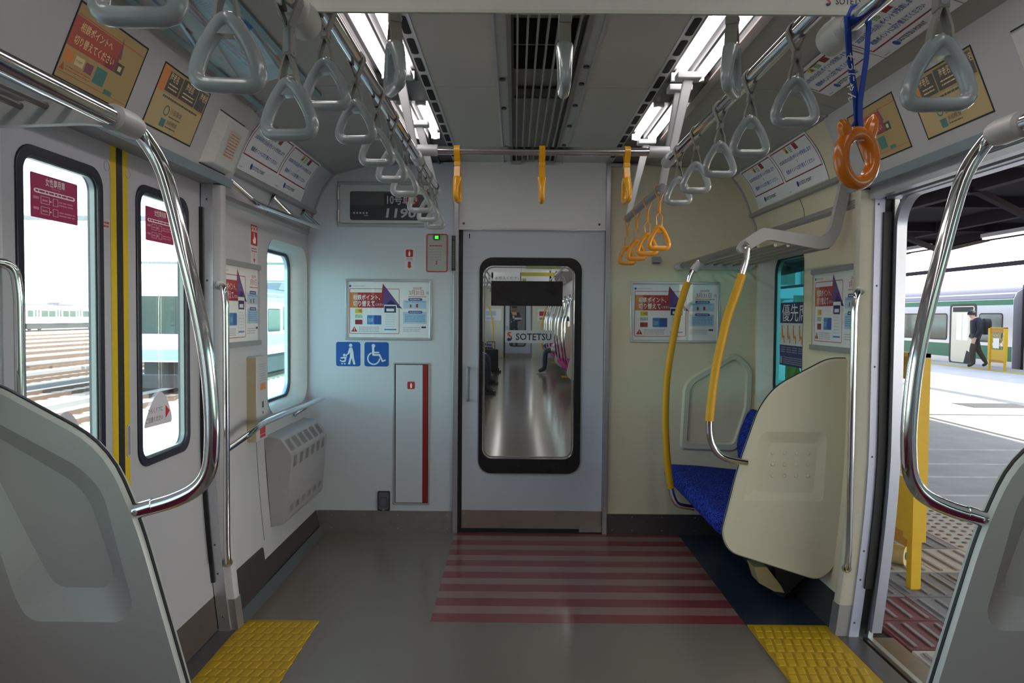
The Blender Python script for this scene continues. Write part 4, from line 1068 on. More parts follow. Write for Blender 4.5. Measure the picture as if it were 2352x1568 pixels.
def cove_ad(s, ys, label):
    t = thing('cove_advert', label, 'advert', (s * 1.29, ys, 1.94), 'curved point adverts')
    fn = cove_fn(s, ys); W = .95; H = .236
    b = MB()
    b.grid(lambda a, c: fn(W * a, H * c, 0), 2, 10); b.grid(lambda a, c: fn(W * a, H * c, -.001), 2, 10)
    b.build('sheet', paper, t)
    b = MB(); point_ad(b, fn, 0, W / 2, H); point_ad(b, fn, W / 2, W / 2, H); b.build('print', INK, t, smooth=False, recalc=False)
cove_ad(-1, 3.20, 'curved white point advert above the left window bay')
cove_ad(1, 4.29, 'curved white point advert above the priority seat')
def slope_fn(s, ys):
    def fn(u, v, w=0.):
        x = 1.105 - v * .955; z = 2.207 - .30 * (x - 1.0) - .007 - w
        return Vector((s * x, ys + u if s < 0 else ys - u, z))
    return fn
for k, ys in enumerate((2.88, 2.455, 2.03)):
    t = thing('ceiling_advert', 'white point advert on the ceiling slope over the right door, %s one' % ['farthest', 'middle', 'nearest'][k], 'advert', (1.1, ys, 2.18), 'point adverts on the right ceiling slope')
    fn = slope_fn(1, ys); b = MB(); b.plate([(0, 0), (.42, 0), (.42, .175), (0, .175)], [], fn, -.002, 0); b.build('sheet', paper, t)
    b = MB(); point_ad(b, fn, 0, .42, .175, 1); b.build('print', INK, t, smooth=False, recalc=False)
t = thing('line_map', 'railway line map poster behind clear plastic on the left ceiling slope', 'poster', (-1.1, 2.2, 2.18))
fn = slope_fn(-1, 1.75)
mp = mat('map_paper_grey', (.46, .44, .46), .5)
MB().plate([(0, -.01), (.92, -.01), (.92, .165), (0, .165)], [], fn, -.002, 0).build('sheet', mp, t)
MAPC = [mp, redink, blueink, greenink, greyink, purpink, greyink, blackink, redink2]
b = MB()
for k, (c, v, dv) in enumerate(((2, .062, .0), (1, .072, .004), (8, .08, .01), (3, .09, .004), (6, .1, .012), (4, .052, -.004))):
    b.line([(.05, v), (.35, v + dv), (.6, v - dv * .5), (.88, v + dv)], .006 if k < 3 else .003, fn, .001, c)
for k in range(60):
    u = .05 + k * .0138; b.rect(u, .063, u + .003, .068, fn, .0014, 0); b.rect(u, .02 + .006 * (k % 3), u + .002, .05, fn, .001, 4); b.rect(u, .1, u + .002, .115 + .008 * (k % 4), fn, .001, 5)
for k, (u, c) in enumerate(((.10, 8), (.20, 1), (.30, 5), (.40, 2), (.5, 8), (.62, 2), (.74, 6))): b.rect(u, .006, u + .045, .016, fn, .001, c)
bars_of_text(b, fn, .05, .88, .14, 2, .012, .004, 4, .001)
b.build('print', MAPC, t, smooth=False, recalc=False)
b = MB(); b.plate([(-.03, -.04), (1.05, -.04), (1.05, .205), (-.03, .205)], [], fn, .004, .006); b.build('clear_cover', glass('map_cover', (.95, .97, .97), .03), t)
teal_m = mat('teal_plastic_edge', (.17, .25, .26), .2, noise=.05)
MB().plate([(-.03, .185), (1.35, .185), (1.35, .205), (-.03, .205)], [], fn, -.001, .008).build('edge_strip', teal_m, t); MB().plate([(-.03, -.045), (1.30, -.045), (1.30, -.025), (-.03, -.025)], [], fn, -.001, .008).build('edge_strip', teal_m, t)

# screens over the doors -----------------------------------------------------------
hv = Vector((-.115, 0, .28)).normalized()
def hdr_fn(s, ys):
    up = Vector((-s * .115, 0, .28)).normalized(); nn = Vector((-s * .28, 0, -.115)).normalized()
    o = Vector((s * 1.298, ys, 1.872))
    return lambda u, v, w=0.: o + Vector((0, -s * u, 0)) + up * v + nn * w
tan = mat('screen_tan', (.27, .19, .08), .4, noise=.1, scale=6, emit=.2)
tan2 = mat('screen_pale_tan', (.32, .24, .115), .4, noise=.1, scale=6, emit=.2)
s_red = mat('screen_red', (.22, .045, .03), .4, emit=.35); s_dark = mat('screen_dark', (.055, .05, .045), .4, emit=.25)
s_txt = mat('screen_text', (.40, .30, .15), .4, emit=.3); s_tq = mat('screen_teal', (.04, .11, .10), .4, emit=.3); s_or = mat('screen_orange', (.36, .13, .035), .4, emit=.3); s_pl = mat('screen_plum', (.13, .045, .06), .4, emit=.3)
SC = [tan, tan2, s_red, s_dark, s_txt, s_tq, s_or, s_pl]
def screen(s, ys, kind, label, W=.335, H=.196):
    fn = hdr_fn(s, ys); v0 = .052
    F = lambda u, v, w=0.: fn(u, v + v0, w)
    t = thing('door_screen', label, 'screen', tuple(fn(W / 2, v0)), 'screens above the doors')
    e = .005
    MB().plate([(-e, -e), (W + e, -e), (W + e, H + e), (-e, H + e)], [[(0, 0), (W, 0), (W, H), (0, H)]], F, 0, .0012).build('bezel', black, t)
    b = MB(); b.rect(0, 0, W, H, F, .0006, 0)
    w = .0010
    if kind == 'ad':
        b.rect(.004, H - .028, W - .004, H - .026, F, w, 2); b.rect(.004, .016, W - .004, .0175, F, w, 2)
        b.rect(.0, .085, .215, .165, F, w, 2); b.poly([(.215, .085), (.215, H - .012), (.235, .125), (.226, .125), (.226, .085)], F, w, 7); b.rect(.17, .085, .215, .12, F, w, 7)
        b.text('相鉄ポイントへ', .026, F, .03, .134, .0015, 4, .015, width=.15); b.text('切り替えてください', .026, F, .022, .098, .0015, 4, .015, width=.185)
        b.rect(.008, .045, .045, .078, F, w, 6); b.rect(.055, .048, .093, .072, F, w, 4); b.text('POINT', .01, F, .058, .056, .0014, 5); b.rect(.10, .043, .135, .07, F, w, 7); b.rect(.148, .03, .20, .075, F, w, 5)
        b.poly([(.006, .022), (.026, .022), (.016, .042)], F, w, 2); b.rect(.222, .085, .262, .115, F, w, 3); b.rect(.234, .093, .25, .107, F, .0013, 4); b.rect(.21, .018, .25, .03, F, w, 5)
        bars_of_text(b, F, .03, .14, .034, 2, .008, .002, 2, w)
    else:
        b.rect(0, 0, W, H * .58, F, .0008, 1)
        b.rect(0, H * .58, .045, H, F, w, 6); b.rect(.045, H * .62, .135, H - .01, F, w, 3); b.rect(.14, H * .62, .255, H - .006, F, w, 3); b.rect(.26, H * .62, W - .006, H - .006, F, w, 3)
        for u, sz in ((.052, .028), (.165, .028), (.275, .028)): b.text('海老名', sz, F, u, H * .82, .0014, 4, .012, sx=.7)
        bars_of_text(b, F, .06, .12, H * .74, 2, .012, .004, 4, .0014); bars_of_text(b, F, .16, .24, H * .74, 2, .012, .004, 4, .0014)
        bars_of_text(b, F, .05, .3, H * .52, 1, .01, .007, 3, w)
        b.plate(circ(.105, H * .34, .018, 18), [circ(.105, H * .34, .013, 18)], F, .0008, w, 5); b.text('小田急線', .02, F, .13, H * .33, w, 3, .008); bars_of_text(b, F, .13, .21, H * .26, 1, .01, .004, 3, w)
        b.rect(.09, H * .06, .122, H * .2, F, w, 5); b.text('JR相模線', .018, F, .13, H * .14, w, 3, .008); bars_of_text(b, F, .13, .2, H * .08, 1, .01, .004, 3, w)
    b.build('display', SC, t, smooth=False, recalc=False)
screen(-1, 1.90, 'ad', 'left door screen with a red advert block, nearer one')
screen(-1, 2.352, 'guide', 'left door screen with dark station boxes, farther one')
screen(1, 2.945, 'ad', 'right door screen behind the orange ring')
screen(1, 2.50, 'guide', 'right door screen behind the large grey strap')
def intercom(s, ys, label):
    fn = hdr_fn(s, ys); F = lambda u, v, w=0.: fn(u, v + .014, w)
    t = thing('header_box', label, 'box', tuple(fn(.12, .014)), 'white boxes on the door headers')
    W, H = .25, .21
    lo = [(0, 0), (W, 0), (W, H), (0, H)]; hi = [(.04, .02), (W - .012, .02), (W - .012, H - .008), (.04, H - .008)]
    b = MB().loft([[F(*p, 0) for p in lo], [F(*p, .032) for p in hi]], 0, False, True); b.build('cover', mat('box_white', (.60, .59, .57), .4), t, bevel=.003)
    MB().rect(0, H, W, H + .004, F, .002, 0).build('shadow_gap', black, t); MB().rect(-.003, -.004, W, 0, F, .002, 0).build('shadow_gap', black, t)
    b = MB(); b.rect(.085, .06, .19, .165, F, .033, 0); bars_of_text(b, F, .095, .18, .148, 8, .012, .004, 1, .0335); b.build('notice', [mat('notice_beige', (.55, .50, .46), .5), orgink], t, smooth=False, recalc=False)
    MB().lathe([(.007, 0), (.005, -.004)], tuple(F(W + .03, .04, .002)), 'x', 10).build('lock', mat('dark_screw', (.1, .09, .09), .5), t)
intercom(-1, 2.80, 'white door-cock box at the far end of the left header')
intercom(1, 2.00, 'white door-cock box at the near end of the right header')

# hanging banner ------------------------------------------------------------------
t = thing('hanging_banner', 'white hanging banner cut off by the top of the picture', 'banner', (0, 1.28, 1.8305))
b = MB(); b.plate(rr(-.502, 1.832, .514, 2.21, .004, 2), [], XZ(1.28), -.002, .002); b.build('sheet', mat('banner_paper', (.56, .56, .50), .5), t)
b = MB(); b.plate([(-.502, 1.8305), (.514, 1.8305), (.514, 1.8365), (-.502, 1.8365)], [], XZ(1.28), -.0035, .0035); b.build('hem', mat('banner_hem', (.50, .52, .44), .4), t)
fb = lambda u, v, w=0.: Vector((u, 1.2775 - w, v))
b = MB(); b.text('SOTETSU', .015, fb, .440, 1.8485, .0002, 0, .014, width=.053); sotetsu_logo(b, fb, .425, 1.8465, .013, .0002, 1, 2)
b.plate(circ(-.463, 1.8585, .0085, 16), [], fb, 0, .0003, 3);
b.build('print', [blackink, mat('logo_red', (.55, .1, .03), .5), navyink, azureink], t, smooth=False, recalc=False)
MB().box((-.5, 1.268, 2.205), (.51, 1.292, 2.23)).build('holder', alum, t)

# end wall fittings ------------------------------------------------------------------
def ethin(name, label, cat, x, z): return thing(name, label, cat, (x, D, z))
t = ethin('number_hatch', 'hinged white hatch carrying the dark car number plate', 'hatch', -.88, 1.84)
hm = mat('hatch_paint', (.54, .55, .56), .42, noise=.03)
MB().plate([(-1.164, 1.841), (-.60, 1.841), (-.60, 2.108), (-1.164, 2.108)], [[(-1.152, 1.86), (-.606, 1.86), (-.606, 2.092), (-1.152, 2.092)]], EW, 0, .012).build('hatch_frame', mat('hatch_frame_grey', (.42, .41, .42), .4, .2), t, bevel=.003)
MB().plate([(-1.150, 1.862), (-.608, 1.862), (-.608, 2.090), (-1.150, 2.090)], [], EW, 0, .008).build('hatch_door', hm, t)
for z in (2.036, 1.905):
    b = MB(); b.tube([(-1.158, D - .014, z - .035), (-1.158, D - .014, z + .035)], .007, 10); b.box((-1.17, D - .012, z - .034), (-1.15, D, z + .034)); b.build('hinge', steel, t)
MB().plate(rr(-1.089, 1.880, -.615, 2.050, .012, 3), [], EW, .008, .011).build('number_plate', mat('plate_charcoal', (.045, .045, .055), .4), t)
b = MB(); b.rect(-1.089 + .002, 1.968, -.617, 2.048, EW, .0114, 1); b.rect(-.885, 1.968, -.80, 2.040, EW, .0117, 0); b.rect(-.80, 1.968, -.69, 2.04, EW, .0117, 0)
b.text('10号車', .066, EW, -.868, 1.978, .012, 2, .02, width=.14)
b.plate(circ(-.715, 2.004, .036, 24), [circ(-.715, 2.004, .027, 24)], EW, .0117, .0122, 3); b.plate(circ(-.715, 2.004, .027, 24), [], EW, .0116, .0119, 2)
b.line([(-.735, 2.024), (-.695, 1.984)], .008, EW, .0126, 3); b.rect(-.735, 2.0, -.70, 2.007, EW, .0124, 0)
b.text('11901', .075, EW, -.875, 1.897, .012, 2, .025, width=.21, slant=.14)
for k in range(5): b.plate(circ(-1.065 + k * .019, 1.922, .006, 8), [], EW, .0115, .012, 2)
b.rect(-1.005, 1.905, -.98, 1.909, EW, .012, 2)
b.build('print', [blackink, mat('plate_grey', (.09, .085, .09), .4), mat('number_grey', (.50, .51, .53), .4), redink], t, smooth=False, recalc=False)
t = ethin('extinguisher_cabinet', 'tall white cabinet door with a red side stripe', 'cabinet', -.72, .175)
MB().plate([(-.829, .168), (-.609, .168), (-.609, 1.029), (-.829, 1.029)], [[(-.820, .177), (-.618, .177), (-.618, 1.020), (-.820, 1.020)]], EW, 0, .006).build('frame', mat('cabinet_frame', (.44, .42, .43), .35, .4), t, bevel=.002)
MB().plate([(-.820, .177), (-.618, .177), (-.618, 1.020), (-.820, 1.020)], [], EW, -.001, .0012).build('shadow_gap', black, t)
MB().plate([(-.814, .181), (-.652, .181), (-.652, 1.016), (-.814, 1.016)], [], EW, 0, .005).build('cabinet_door', endwhite, t)
MB().plate([(-.650, .181), (-.622, .181), (-.622, 1.016), (-.650, 1.016)], [], EW, 0, .004).build('red_stripe', mat('cabinet_red', (.28, .012, .012), .4), t)
def ext_icon(b, fn, u, v, sz, w):
    b.plate(rr(u, v, u + sz, v + sz, sz * .16, 3), [], fn, w - .0004, w, 0)
    c = u + sz / 2; b.plate(rr(c - sz * .12, v + sz * .14, c + sz * .12, v + sz * .66, sz * .05, 2), [], fn, w, w + .0004, 1); b.rect(c - sz * .05, v + sz * .66, c + sz * .05, v + sz * .84, fn, w + .0004, 1)
b = MB(); ext_icon(b, EW, -.744, .870, .045, .006); b.build('icon', [redink, whiteink], t, smooth=False)
t = ethin('extinguisher_sticker', 'small white sticker with a red extinguisher icon and down arrow', 'sticker', -.735, 1.588)
MB().plate(rr(-.768, 1.588, -.703, 1.712, .003, 2), [], EW, 0, .0006).build('sheet', mat('sticker_white', (.62, .62, .66), .5), t)
b = MB(); ext_icon(b, EW, -.757, 1.663, .044, .0012); b.text('消火器', .012, EW, -.735, 1.648, .001, 0, 0, 'c'); b.rect(-.758, 1.642, -.712, 1.6435, EW, .001, 0)
b.poly([(-.7435, 1.635), (-.7435, 1.608), (-.749, 1.608), (-.735, 1.594), (-.721, 1.608), (-.7265, 1.608), (-.7265, 1.635)], EW, .001, 0); b.build('icon', [redink, whiteink], t, smooth=False)
t = ethin('door_notice', 'red framed notice panel with a green lamp left of the gangway door', 'notice', -.57, 1.574)
MB().plate(rr(-.633, 1.574, -.506, 1.802, .012, 4), [rr(-.627, 1.58, -.512, 1.796, .008, 4)], EW, 0, .004).build('red_frame', redink, t)
MB().plate(rr(-.629, 1.578, -.510, 1.798, .009, 4), [], EW, 0, .002).build('panel', mat('notice_grey', (.42, .41, .37), .45), t)
b = MB(); b.rect(-.62, 1.742, -.56, 1.744, EW, .0026, 0); bars_of_text(b, EW, -.615, -.535, 1.728, 1, .01, .006, 1, .0026); bars_of_text(b, EW, -.615, -.54, 1.708, 5, .016, .006, 0, .0026)
b.poly([(-.578, 1.632), (-.572, 1.643), (-.566, 1.632)], EW, .0026, 1); b.poly([(-.578, 1.628), (-.572, 1.617), (-.566, 1.628)], EW, .0026, 1); b.build('lettering', [greyink, redink], t, smooth=False, recalc=False)
MB().box((-.590, D - .010, 1.766), (-.552, D, 1.795)).build('lamp_housing', mat('lamp_dark_green', (.02, .06, .03), .4), t)
MB().box((-.582, D - .012, 1.771), (-.560, D - .009, 1.79)).build('green_lamp', emitter('green_led', (.10, .85, .06), 1.2), t)
t = ethin('door_edge_plate', 'narrow black instruction strip on the gangway door frame', 'sticker', -.468, 1.582)
b = MB().box((-.480, D - .026, 1.582), (-.457, D - .022, 1.790)); b.build('plate', blackink, t)
b = MB(); fe = lambda u, v, w=0.: Vector((u, D - .0265 - w, v)); b.poly([(-.472, 1.775), (-.465, 1.775), (-.4685, 1.783)], fe, 0, 0)
for k in range(16): b.rect(-.473, 1.60 + k * .01, -.464, 1.604 + k * .01, fe, 0, 0)
b.build('lettering', greenink, t, smooth=False, recalc=False)
t = ethin('floor_socket', 'grey flap socket low on the left end wall', 'socket', -.88, .132)
MB().plate(rr(-.921, .132, -.847, .249, .006, 3), [], EW, 0, .012).build('base', mat('socket_dark', (.03, .03, .035), .4), t)
MB().plate(rr(-.914, .140, -.854, .243, .006, 3), [], EW, .012, .018).build('flap', mat('socket_grey', (.12, .12, .14), .4), t, bevel=.002)
MB().plate(rr(-.906, .155, -.862, .215, .006, 3), [rr(-.903, .158, -.865, .212, .005, 3)], EW, .018, .0195).build('flap_ridge', mat('socket_dark', (.03, .03, .035), .4), t)
MB().box((-.892, D - .022, .136), (-.876, D - .012, .142)).build('catch', steel, t)
# blue pictogram signs
def capsule(b, fn, a, c, r, w, m, n=6):
    d = Vector((c[0] - a[0], c[1] - a[1])); an = math.atan2(d.y, d.x)
    P = [(c[0] + r * math.cos(an - PI / 2 + PI * i / n), c[1] + r * math.sin(an - PI / 2 + PI * i / n)) for i in range(n + 1)] + [(a[0] + r * math.cos(an + PI / 2 + PI * i / n), a[1] + r * math.sin(an + PI / 2 + PI * i / n)) for i in range(n + 1)]
    b.poly(P, fn, w, m)
for x0, nm, lab in ((-1.175, 'pram', 'blue pictogram sign of a person pushing a pram'), (-1.004, 'chair', 'blue wheelchair pictogram sign')):
    t = ethin('pictogram_sign', lab, 'sign', x0 + .073, 1.004); t['group'] = 'blue pictogram signs'
    F = lambda u, v, w=0., x0=x0: EW(x0 + u * .147, 1.004 + v * .147, w)
    MB().plate(rr(-.015, -.015, 1.015, 1.015, .10, 4), [rr(0, 0, 1, 1, .09, 4)], F, 0, .0006).build('white_edge', mat('sign_edge_white', (.6, .65, .68), .4), t)
    MB().plate(rr(0, 0, 1, 1, .09, 4), [], F, 0, .001).build('plate', signblue, t)
    b = MB(); w = .0016
    if nm == 'pram':
        b.poly(circ(.60, .86, .07, 16), F, w, 0)
        b.poly([(.55, .77), (.66, .77), (.71, .60), (.74, .35), (.80, .08), (.71, .08), (.64, .34), (.58, .08), (.49, .08), (.57, .40), (.58, .58), (.50, .52), (.47, .50), (.50, .62)], F, w, 0)
        capsule(b, F, (.585, .70), (.515, .53), .035, w, 0); capsule(b, F, (.515, .53), (.40, .44), .022, w, 0)
        b.poly(circ(.34, .46, .055, 14), F, w, 0); capsule(b, F, (.44, .46), (.38, .20), .016, w, 0)
        b.poly([(.29, .39), (.40, .39), (.37, .26), (.26, .22), (.17, .27), (.15, .23), (.25, .17), (.36, .17), (.39, .22)], F, w, 0); capsule(b, F, (.21, .34), (.30, .35), .03, w, 0)
        for u in (.25, .36): b.poly(circ(u, .105, .032, 12), F, w, 0)
    else:
        b.poly(circ(.37, .85, .075, 16), F, w, 0)
        capsule(b, F, (.355, .80), (.365, .50), .045, w, 0); capsule(b, F, (.365, .575), (.58, .575), .03, w, 0); capsule(b, F, (.365, .475), (.62, .475), .038, w, 0)
        capsule(b, F, (.62, .475), (.74, .22), .034, w, 0); capsule(b, F, (.74, .22), (.85, .26), .03, w, 0)
        arc = [(.38 + .24 * math.cos(math.radians(a)), .33 + .24 * math.sin(math.radians(a))) for a in range(115, 356, 12)]
        for a, c in zip(arc, arc[1:]): capsule(b, F, a, c, .028, w, 0, 3)
    b.build('pictogram', mat('pictogram_white', (.62, .68, .70), .5), t, smooth=False, recalc=False)
# right half: recessed panel moulding and small grey box
t = ethin('moulded_panel', 'cream moulded back panel on the end wall above the seat', 'panel', 1.1, .5)
po = [(1.225, 1.115), (1.335, 1.02), (1.33, .76), (1.25, .505), (.90, .515), (.915, .90), (.955, .955)]; pi_ = [(1.225, 1.075), (1.30, 1.0), (1.295, .775), (1.225, .55), (.94, .56), (.955, .885), (.98, .925)]
ra = [.05, .05, .05, .05, .035, .04, .04]
o_, i_ = roundpoly(po, ra, 5), roundpoly(pi_, [r * .7 for r in ra], 5)
i2 = [((p[0] - 1.11) * .94 + 1.11, (p[1] - .8) * .95 + .8) for p in i_]
b = MB().loft([[EW(*p, 0) for p in o_], [EW(p[0], p[1], .018) for p in [((a[0] * .7 + c[0] * .3), (a[1] * .7 + c[1] * .3)) for a, c in zip(o_, i_)]], [EW(*p, .018) for p in i_], [EW(*p, -.004) for p in i2]], 0, False, True)
b.build('panel', part_m, t, ang=.5)
t = ethin('wall_box', 'small grey box on the cream end wall below the orange straps', 'box', .742, 1.633)
MB().box((.717, D - .018, 1.633), (.767, D, 1.675)).build('case', mat('small_box_grey', (.33, .33, .32), .4), t, bevel=.003)
MB().box((.722, D - .020, 1.636), (.762, D - .018, 1.641)).build('slot', blackink, t)

# left wall fittings ---------------------------------------------------------------------
LW = lambda u, v, w=0.: Vector((-WX + w, u, v))
t = thing('sos_sticker', 'red SOS sticker with a pressing hand on the left wall', 'sticker', (-WX, 3.53, 1.56))
MB().plate(rr(3.487, 1.545, 3.582, 1.742, .004, 2), [], LW, 0, .0006).build('sheet', mat('sticker_white', (.62, .62, .66), .5), t)
b = MB(); b.plate(rr(3.491, 1.64, 3.579, 1.738, .006, 3), [], LW, .0006, .001, 0); b.text('SOS', .036, LW, 3.535, 1.705, .0014, 1, .03, 'c', width=.07)
b.poly(roundpoly([(3.515, 1.665), (3.520, 1.65), (3.552, 1.65), (3.556, 1.672), (3.548, 1.682), (3.538, 1.682), (3.538, 1.70), (3.529, 1.70), (3.529, 1.675)], .003, 2), LW, .0014, 1)
bars_of_text(b, LW, 3.497, 3.573, 1.622, 2, .012, .005, 0, .001); b.rect(3.533, 1.575, 3.537, 1.603, LW, .001, 0); b.poly([(3.52, 1.577), (3.55, 1.577), (3.535, 1.556)], LW, .001, 0)
b.build('print', [redink, whiteink], t, smooth=False, recalc=False)
t = thing('call_box', 'white emergency call box below the left wall poster', 'box', (-WX, 3.5, .72))
MB().box((-WX, 3.43, .715), (-WX + .046, 3.588, 1.115)).build('case', white, t, bevel=.004)
cb = lambda u, v, w=0.: Vector((-WX + .0462 + w, u, v))
MB().box((-WX, 3.4285, .72), (-WX + .044, 3.4305, 1.11)).build('side_tape', mat('beige_side', (.42, .36, .24), .5), t)
b = MB(); bars_of_text(b, cb, 3.47, 3.56, 1.075, 9, .011, .004, 1, .0004); b.rect(3.48, .955, 3.555, .985, cb, .0004, 3); b.rect(3.505, .87, 3.525, .90, cb, .0006, 2); b.rect(3.508, .84, 3.522, .852, cb, .0006, 2)
b.plate(rr(3.475, .745, 3.55, .81, .006, 3), [], cb, 0, .0005, 0); b.text('SOS', .025, cb, 3.512, .785, .0009, 4, .03, 'c'); b.rect(3.475, .728, 3.55, .742, cb, .0006, 0)
b.build('print', [redink, greyink, blackink, orgink, whiteink], t, smooth=False, recalc=False)
# heater cover with slots
t = thing('heater_cover', 'white slotted heater cover below the left window', 'heater', (-1.25, 3.95, .25))
hp = [(wx(.705), .705), (1.262, .695), (1.205, .615), (1.232, .285), (1.245, .265), (wx(.25), .25)]
MB().prism(roundpoly(hp, [0, .01, .012, .012, .01, 0], 2), side_fn(-1), 3.66, 4.35).build('cover', mat('heater_white', (.34, .33, .35), .42), t, bevel=.003)
sdir = Vector((.057, 0, -.08)).normalized(); snn = Vector((.08, 0, .057)).normalized()
fs_ = lambda u, v, w=0.: Vector((-1.262, u, .695)) + sdir * v + snn * w
ff_ = lambda u, v, w=0.: Vector((-1.205 - (.615 - v) * .082 + w, u, v))
slot_m = mat('slot_dark', (.20, .18, .17), .6)
for k in range(6):
    y = 3.69 + k * .108
    b = MB()
    for j in range(6): b.rect(y + j * .0125, .018, y + j * .0125 + .006, .082, fs_, .0012, 0)
    b.build('vent', slot_m, t, smooth=False, recalc=False)
    b = MB()
    for j in range(5): b.rect(y + .012 + j * .0115, .545, y + .012 + j * .0115 + .0045, .60, ff_, .0012, 0)
    b.build('vent', slot_m, t, smooth=False, recalc=False)
    b = MB()
    for j in range(5): b.rect(y + .012 + j * .0115, .315, y + .012 + j * .0115 + .0045, .35, ff_, .0012, 0)
    b.build('vent', slot_m, t, smooth=False, recalc=False)
MB().prism([(wx(z) - .001, z) for z in (.22, .35, .5, .62, .72)] + [(wx(z) + .004, z) for z in (.72, .62, .5, .35, .22)], side_fn(-1), 3.545, 3.551).build('panel_joint', mat('joint_grey', (.18, .17, .18), .6), wall_l)
# priority seat sticker in the teal window
t = thing('priority_sticker', 'blue and white priority seat sticker in the teal window', 'sticker', (1.41, 4.0, 1.05))
RW = lambda u, v, w=0.: Vector((WX + .076 - w, 4.245 - u, v))
MB().plate([(0, 1.05), (.44, 1.05), (.44, 1.402), (0, 1.402)], [], RW, 0, .0006).build('sheet', mat('sticker_pale', (.60, .60, .60), .5), t)
b = MB(); b.rect(0, 1.288, .44, 1.402, RW, .001, 0); b.rect(0, 1.05, .44, 1.165, RW, .001, 0)
b.text('優先席', .105, RW, .028, 1.306, .0016, 1, .0, width=.365)
for k in range(5):
    u = .022 + k * .085
    b.poly(circ(u + .012, 1.268, .009, 10), RW, .0014, 2); capsule(b, RW, (u + .012, 1.25), (u + .016, 1.215), .010, .0014, 2, 4); capsule(b, RW, (u + .016, 1.212), (u + .045, 1.21), .008, .0014, 2, 4); capsule(b, RW, (u + .045, 1.21), (u + .048, 1.18), .006, .0014, 2, 4)
    b.line([(u + .002, 1.198), (u + .03, 1.198)], .003, RW, .0014, 2)
    bars_of_text(b, RW, u, u + .07, 1.15, 3, .012, .004, 3, .0014)
bars_of_text(b, RW, .06, .33, 1.095, 4, .011, .004, 3, .0014); b.rect(.35, 1.055, .42, 1.11, RW, .0014, 2); b.rect(.36, 1.065, .41, 1.10, RW, .0018, 1); b.rect(.012, 1.06, .04, 1.10, RW, .0014, 3)
b.build('print', [navyink, whiteink, orgink, greyink], t, smooth=False, recalc=False)
# ================================================================== people helper
def skin_person(name, label, joints, edges, rad, root, mats, pick, loc, rotz=0., group=None):
    me = bpy.data.meshes.new('skel'); keys = list(joints); idx = {k: i for i, k in enumerate(keys)}
    me.from_pydata([joints[k] for k in keys], [(idx[a], idx[b]) for a, b in edges], [])
    ob = bpy.data.objects.new('skel', me); COL.objects.link(ob)
    sk = ob.modifiers.new('skin', 'SKIN'); sk.use_smooth_shade = True
    for k in keys:
        v = me.skin_vertices[0].data[idx[k]]; r = rad[k]; v.radius = r if isinstance(r, tuple) else (r, r); v.use_root = (k == root)
    ss = ob.modifiers.new('sub', 'SUBSURF'); ss.levels = 1; ss.render_levels = 1
    dg = bpy.context.evaluated_depsgraph_get(); m2 = bpy.data.meshes.new_from_object(ob.evaluated_get(dg))
    bpy.data.objects.remove(ob)
    m2.materials.clear()
    for m in mats: m2.materials.append(m)
    P = {k: Vector(joints[k]) for k in keys}
    for p in m2.polygons:
        c = p.center; k = min(keys, key=lambda q: (P[q] - c).length - (.07 if q == 'head' else 0)); p.material_index = pick(k, c); p.use_smooth = True
    m2.name = name
    t = bpy.data.objects.new(name, m2); COL.objects.link(t); t.location = loc; t.rotation_euler = (0, 0, rotz); t['_o'] = (0, 0, 0)
    return tag(t, label, 'person', group)
SK = [('pelvis', 'spine'), ('spine', 'chest'), ('chest', 'neck'), ('neck', 'head'), ('head', 'crown')]
for q in 'LR': SK += [('chest', 'sh' + q), ('sh' + q, 'el' + q), ('el' + q, 'wr' + q), ('wr' + q, 'ha' + q), ('pelvis', 'hi' + q), ('hi' + q, 'kn' + q), ('kn' + q, 'an' + q), ('an' + q, 'to' + q)]
RAD = {'pelvis': (.15, .11), 'spine': (.14, .10), 'chest': (.17, .12), 'neck': .055, 'head': (.085, .10), 'crown': .06}
for q in 'LR': RAD.update({'sh' + q: .075, 'el' + q: .052, 'wr' + q: .036, 'ha' + q: (.04, .025), 'hi' + q: .095, 'kn' + q: .066, 'an' + q: .045, 'to' + q: (.042, .032)})
skin_m = mat('skin_tone', (.50, .32, .24), .55); hair_m = mat('dark_hair', (.015, .012, .012), .6)
navy_c = mat('navy_jacket', (.012, .014, .026), .8, noise=.2); olive_c = mat('olive_trousers', (.045, .04, .03), .8, noise=.2); shoe_c = mat('black_shoes', (.012, .012, .014), .5)
uni_c = mat('navy_uniform', (.016, .022, .035), .7); jean_c = mat('dark_jeans', (.02, .03, .055), .8, noise=.2); whitec = mat('white_shirt', (.55, .55, .58), .7); blackc = mat('black_coat', (.01, .01, .012), .8); sole_m = mat('white_sole', (.6, .6, .6), .6)
def pick_std(k, c):
    if k in ('head', 'crown'): return 3 if c.z > 0 and k == 'crown' else 0
    if k == 'neck': return 0
    if k[:2] in ('ha',): return 0 if c.y > .05 else 1
    if k[:2] in ('sp', 'ch', 'sh', 'el', 'wr'): return 1
    if k[:2] == 'to': return 4
    return 2
def eyes_nose(t, hx, hy, hz, fy=1):
    for x in (-.032, .032): MB().lathe([(.012, 0), (.009, fy * .006), (.003, fy * .008)], (hx + x, hy + fy * .088, hz + .005), 'y', 8).build('eye', blackink, t)
    b = MB(); b.loft([[(hx - .012, hy + fy * .09, hz - .03), (hx + .012, hy + fy * .09, hz - .03), (hx, hy + fy * .088, hz + .012)], [(hx - .003, hy + fy * .112, hz - .026), (hx + .003, hy + fy * .112, hz - .026), (hx, hy + fy * .1, hz)]], 0, True, True); b.build('nose', skin_m, t)
    MB().box((hx - .022, hy + fy * .086, hz - .058), (hx + .022, hy + fy * .094, hz - .052)).build('mouth', mat('lips', (.3, .1, .09), .5), t)
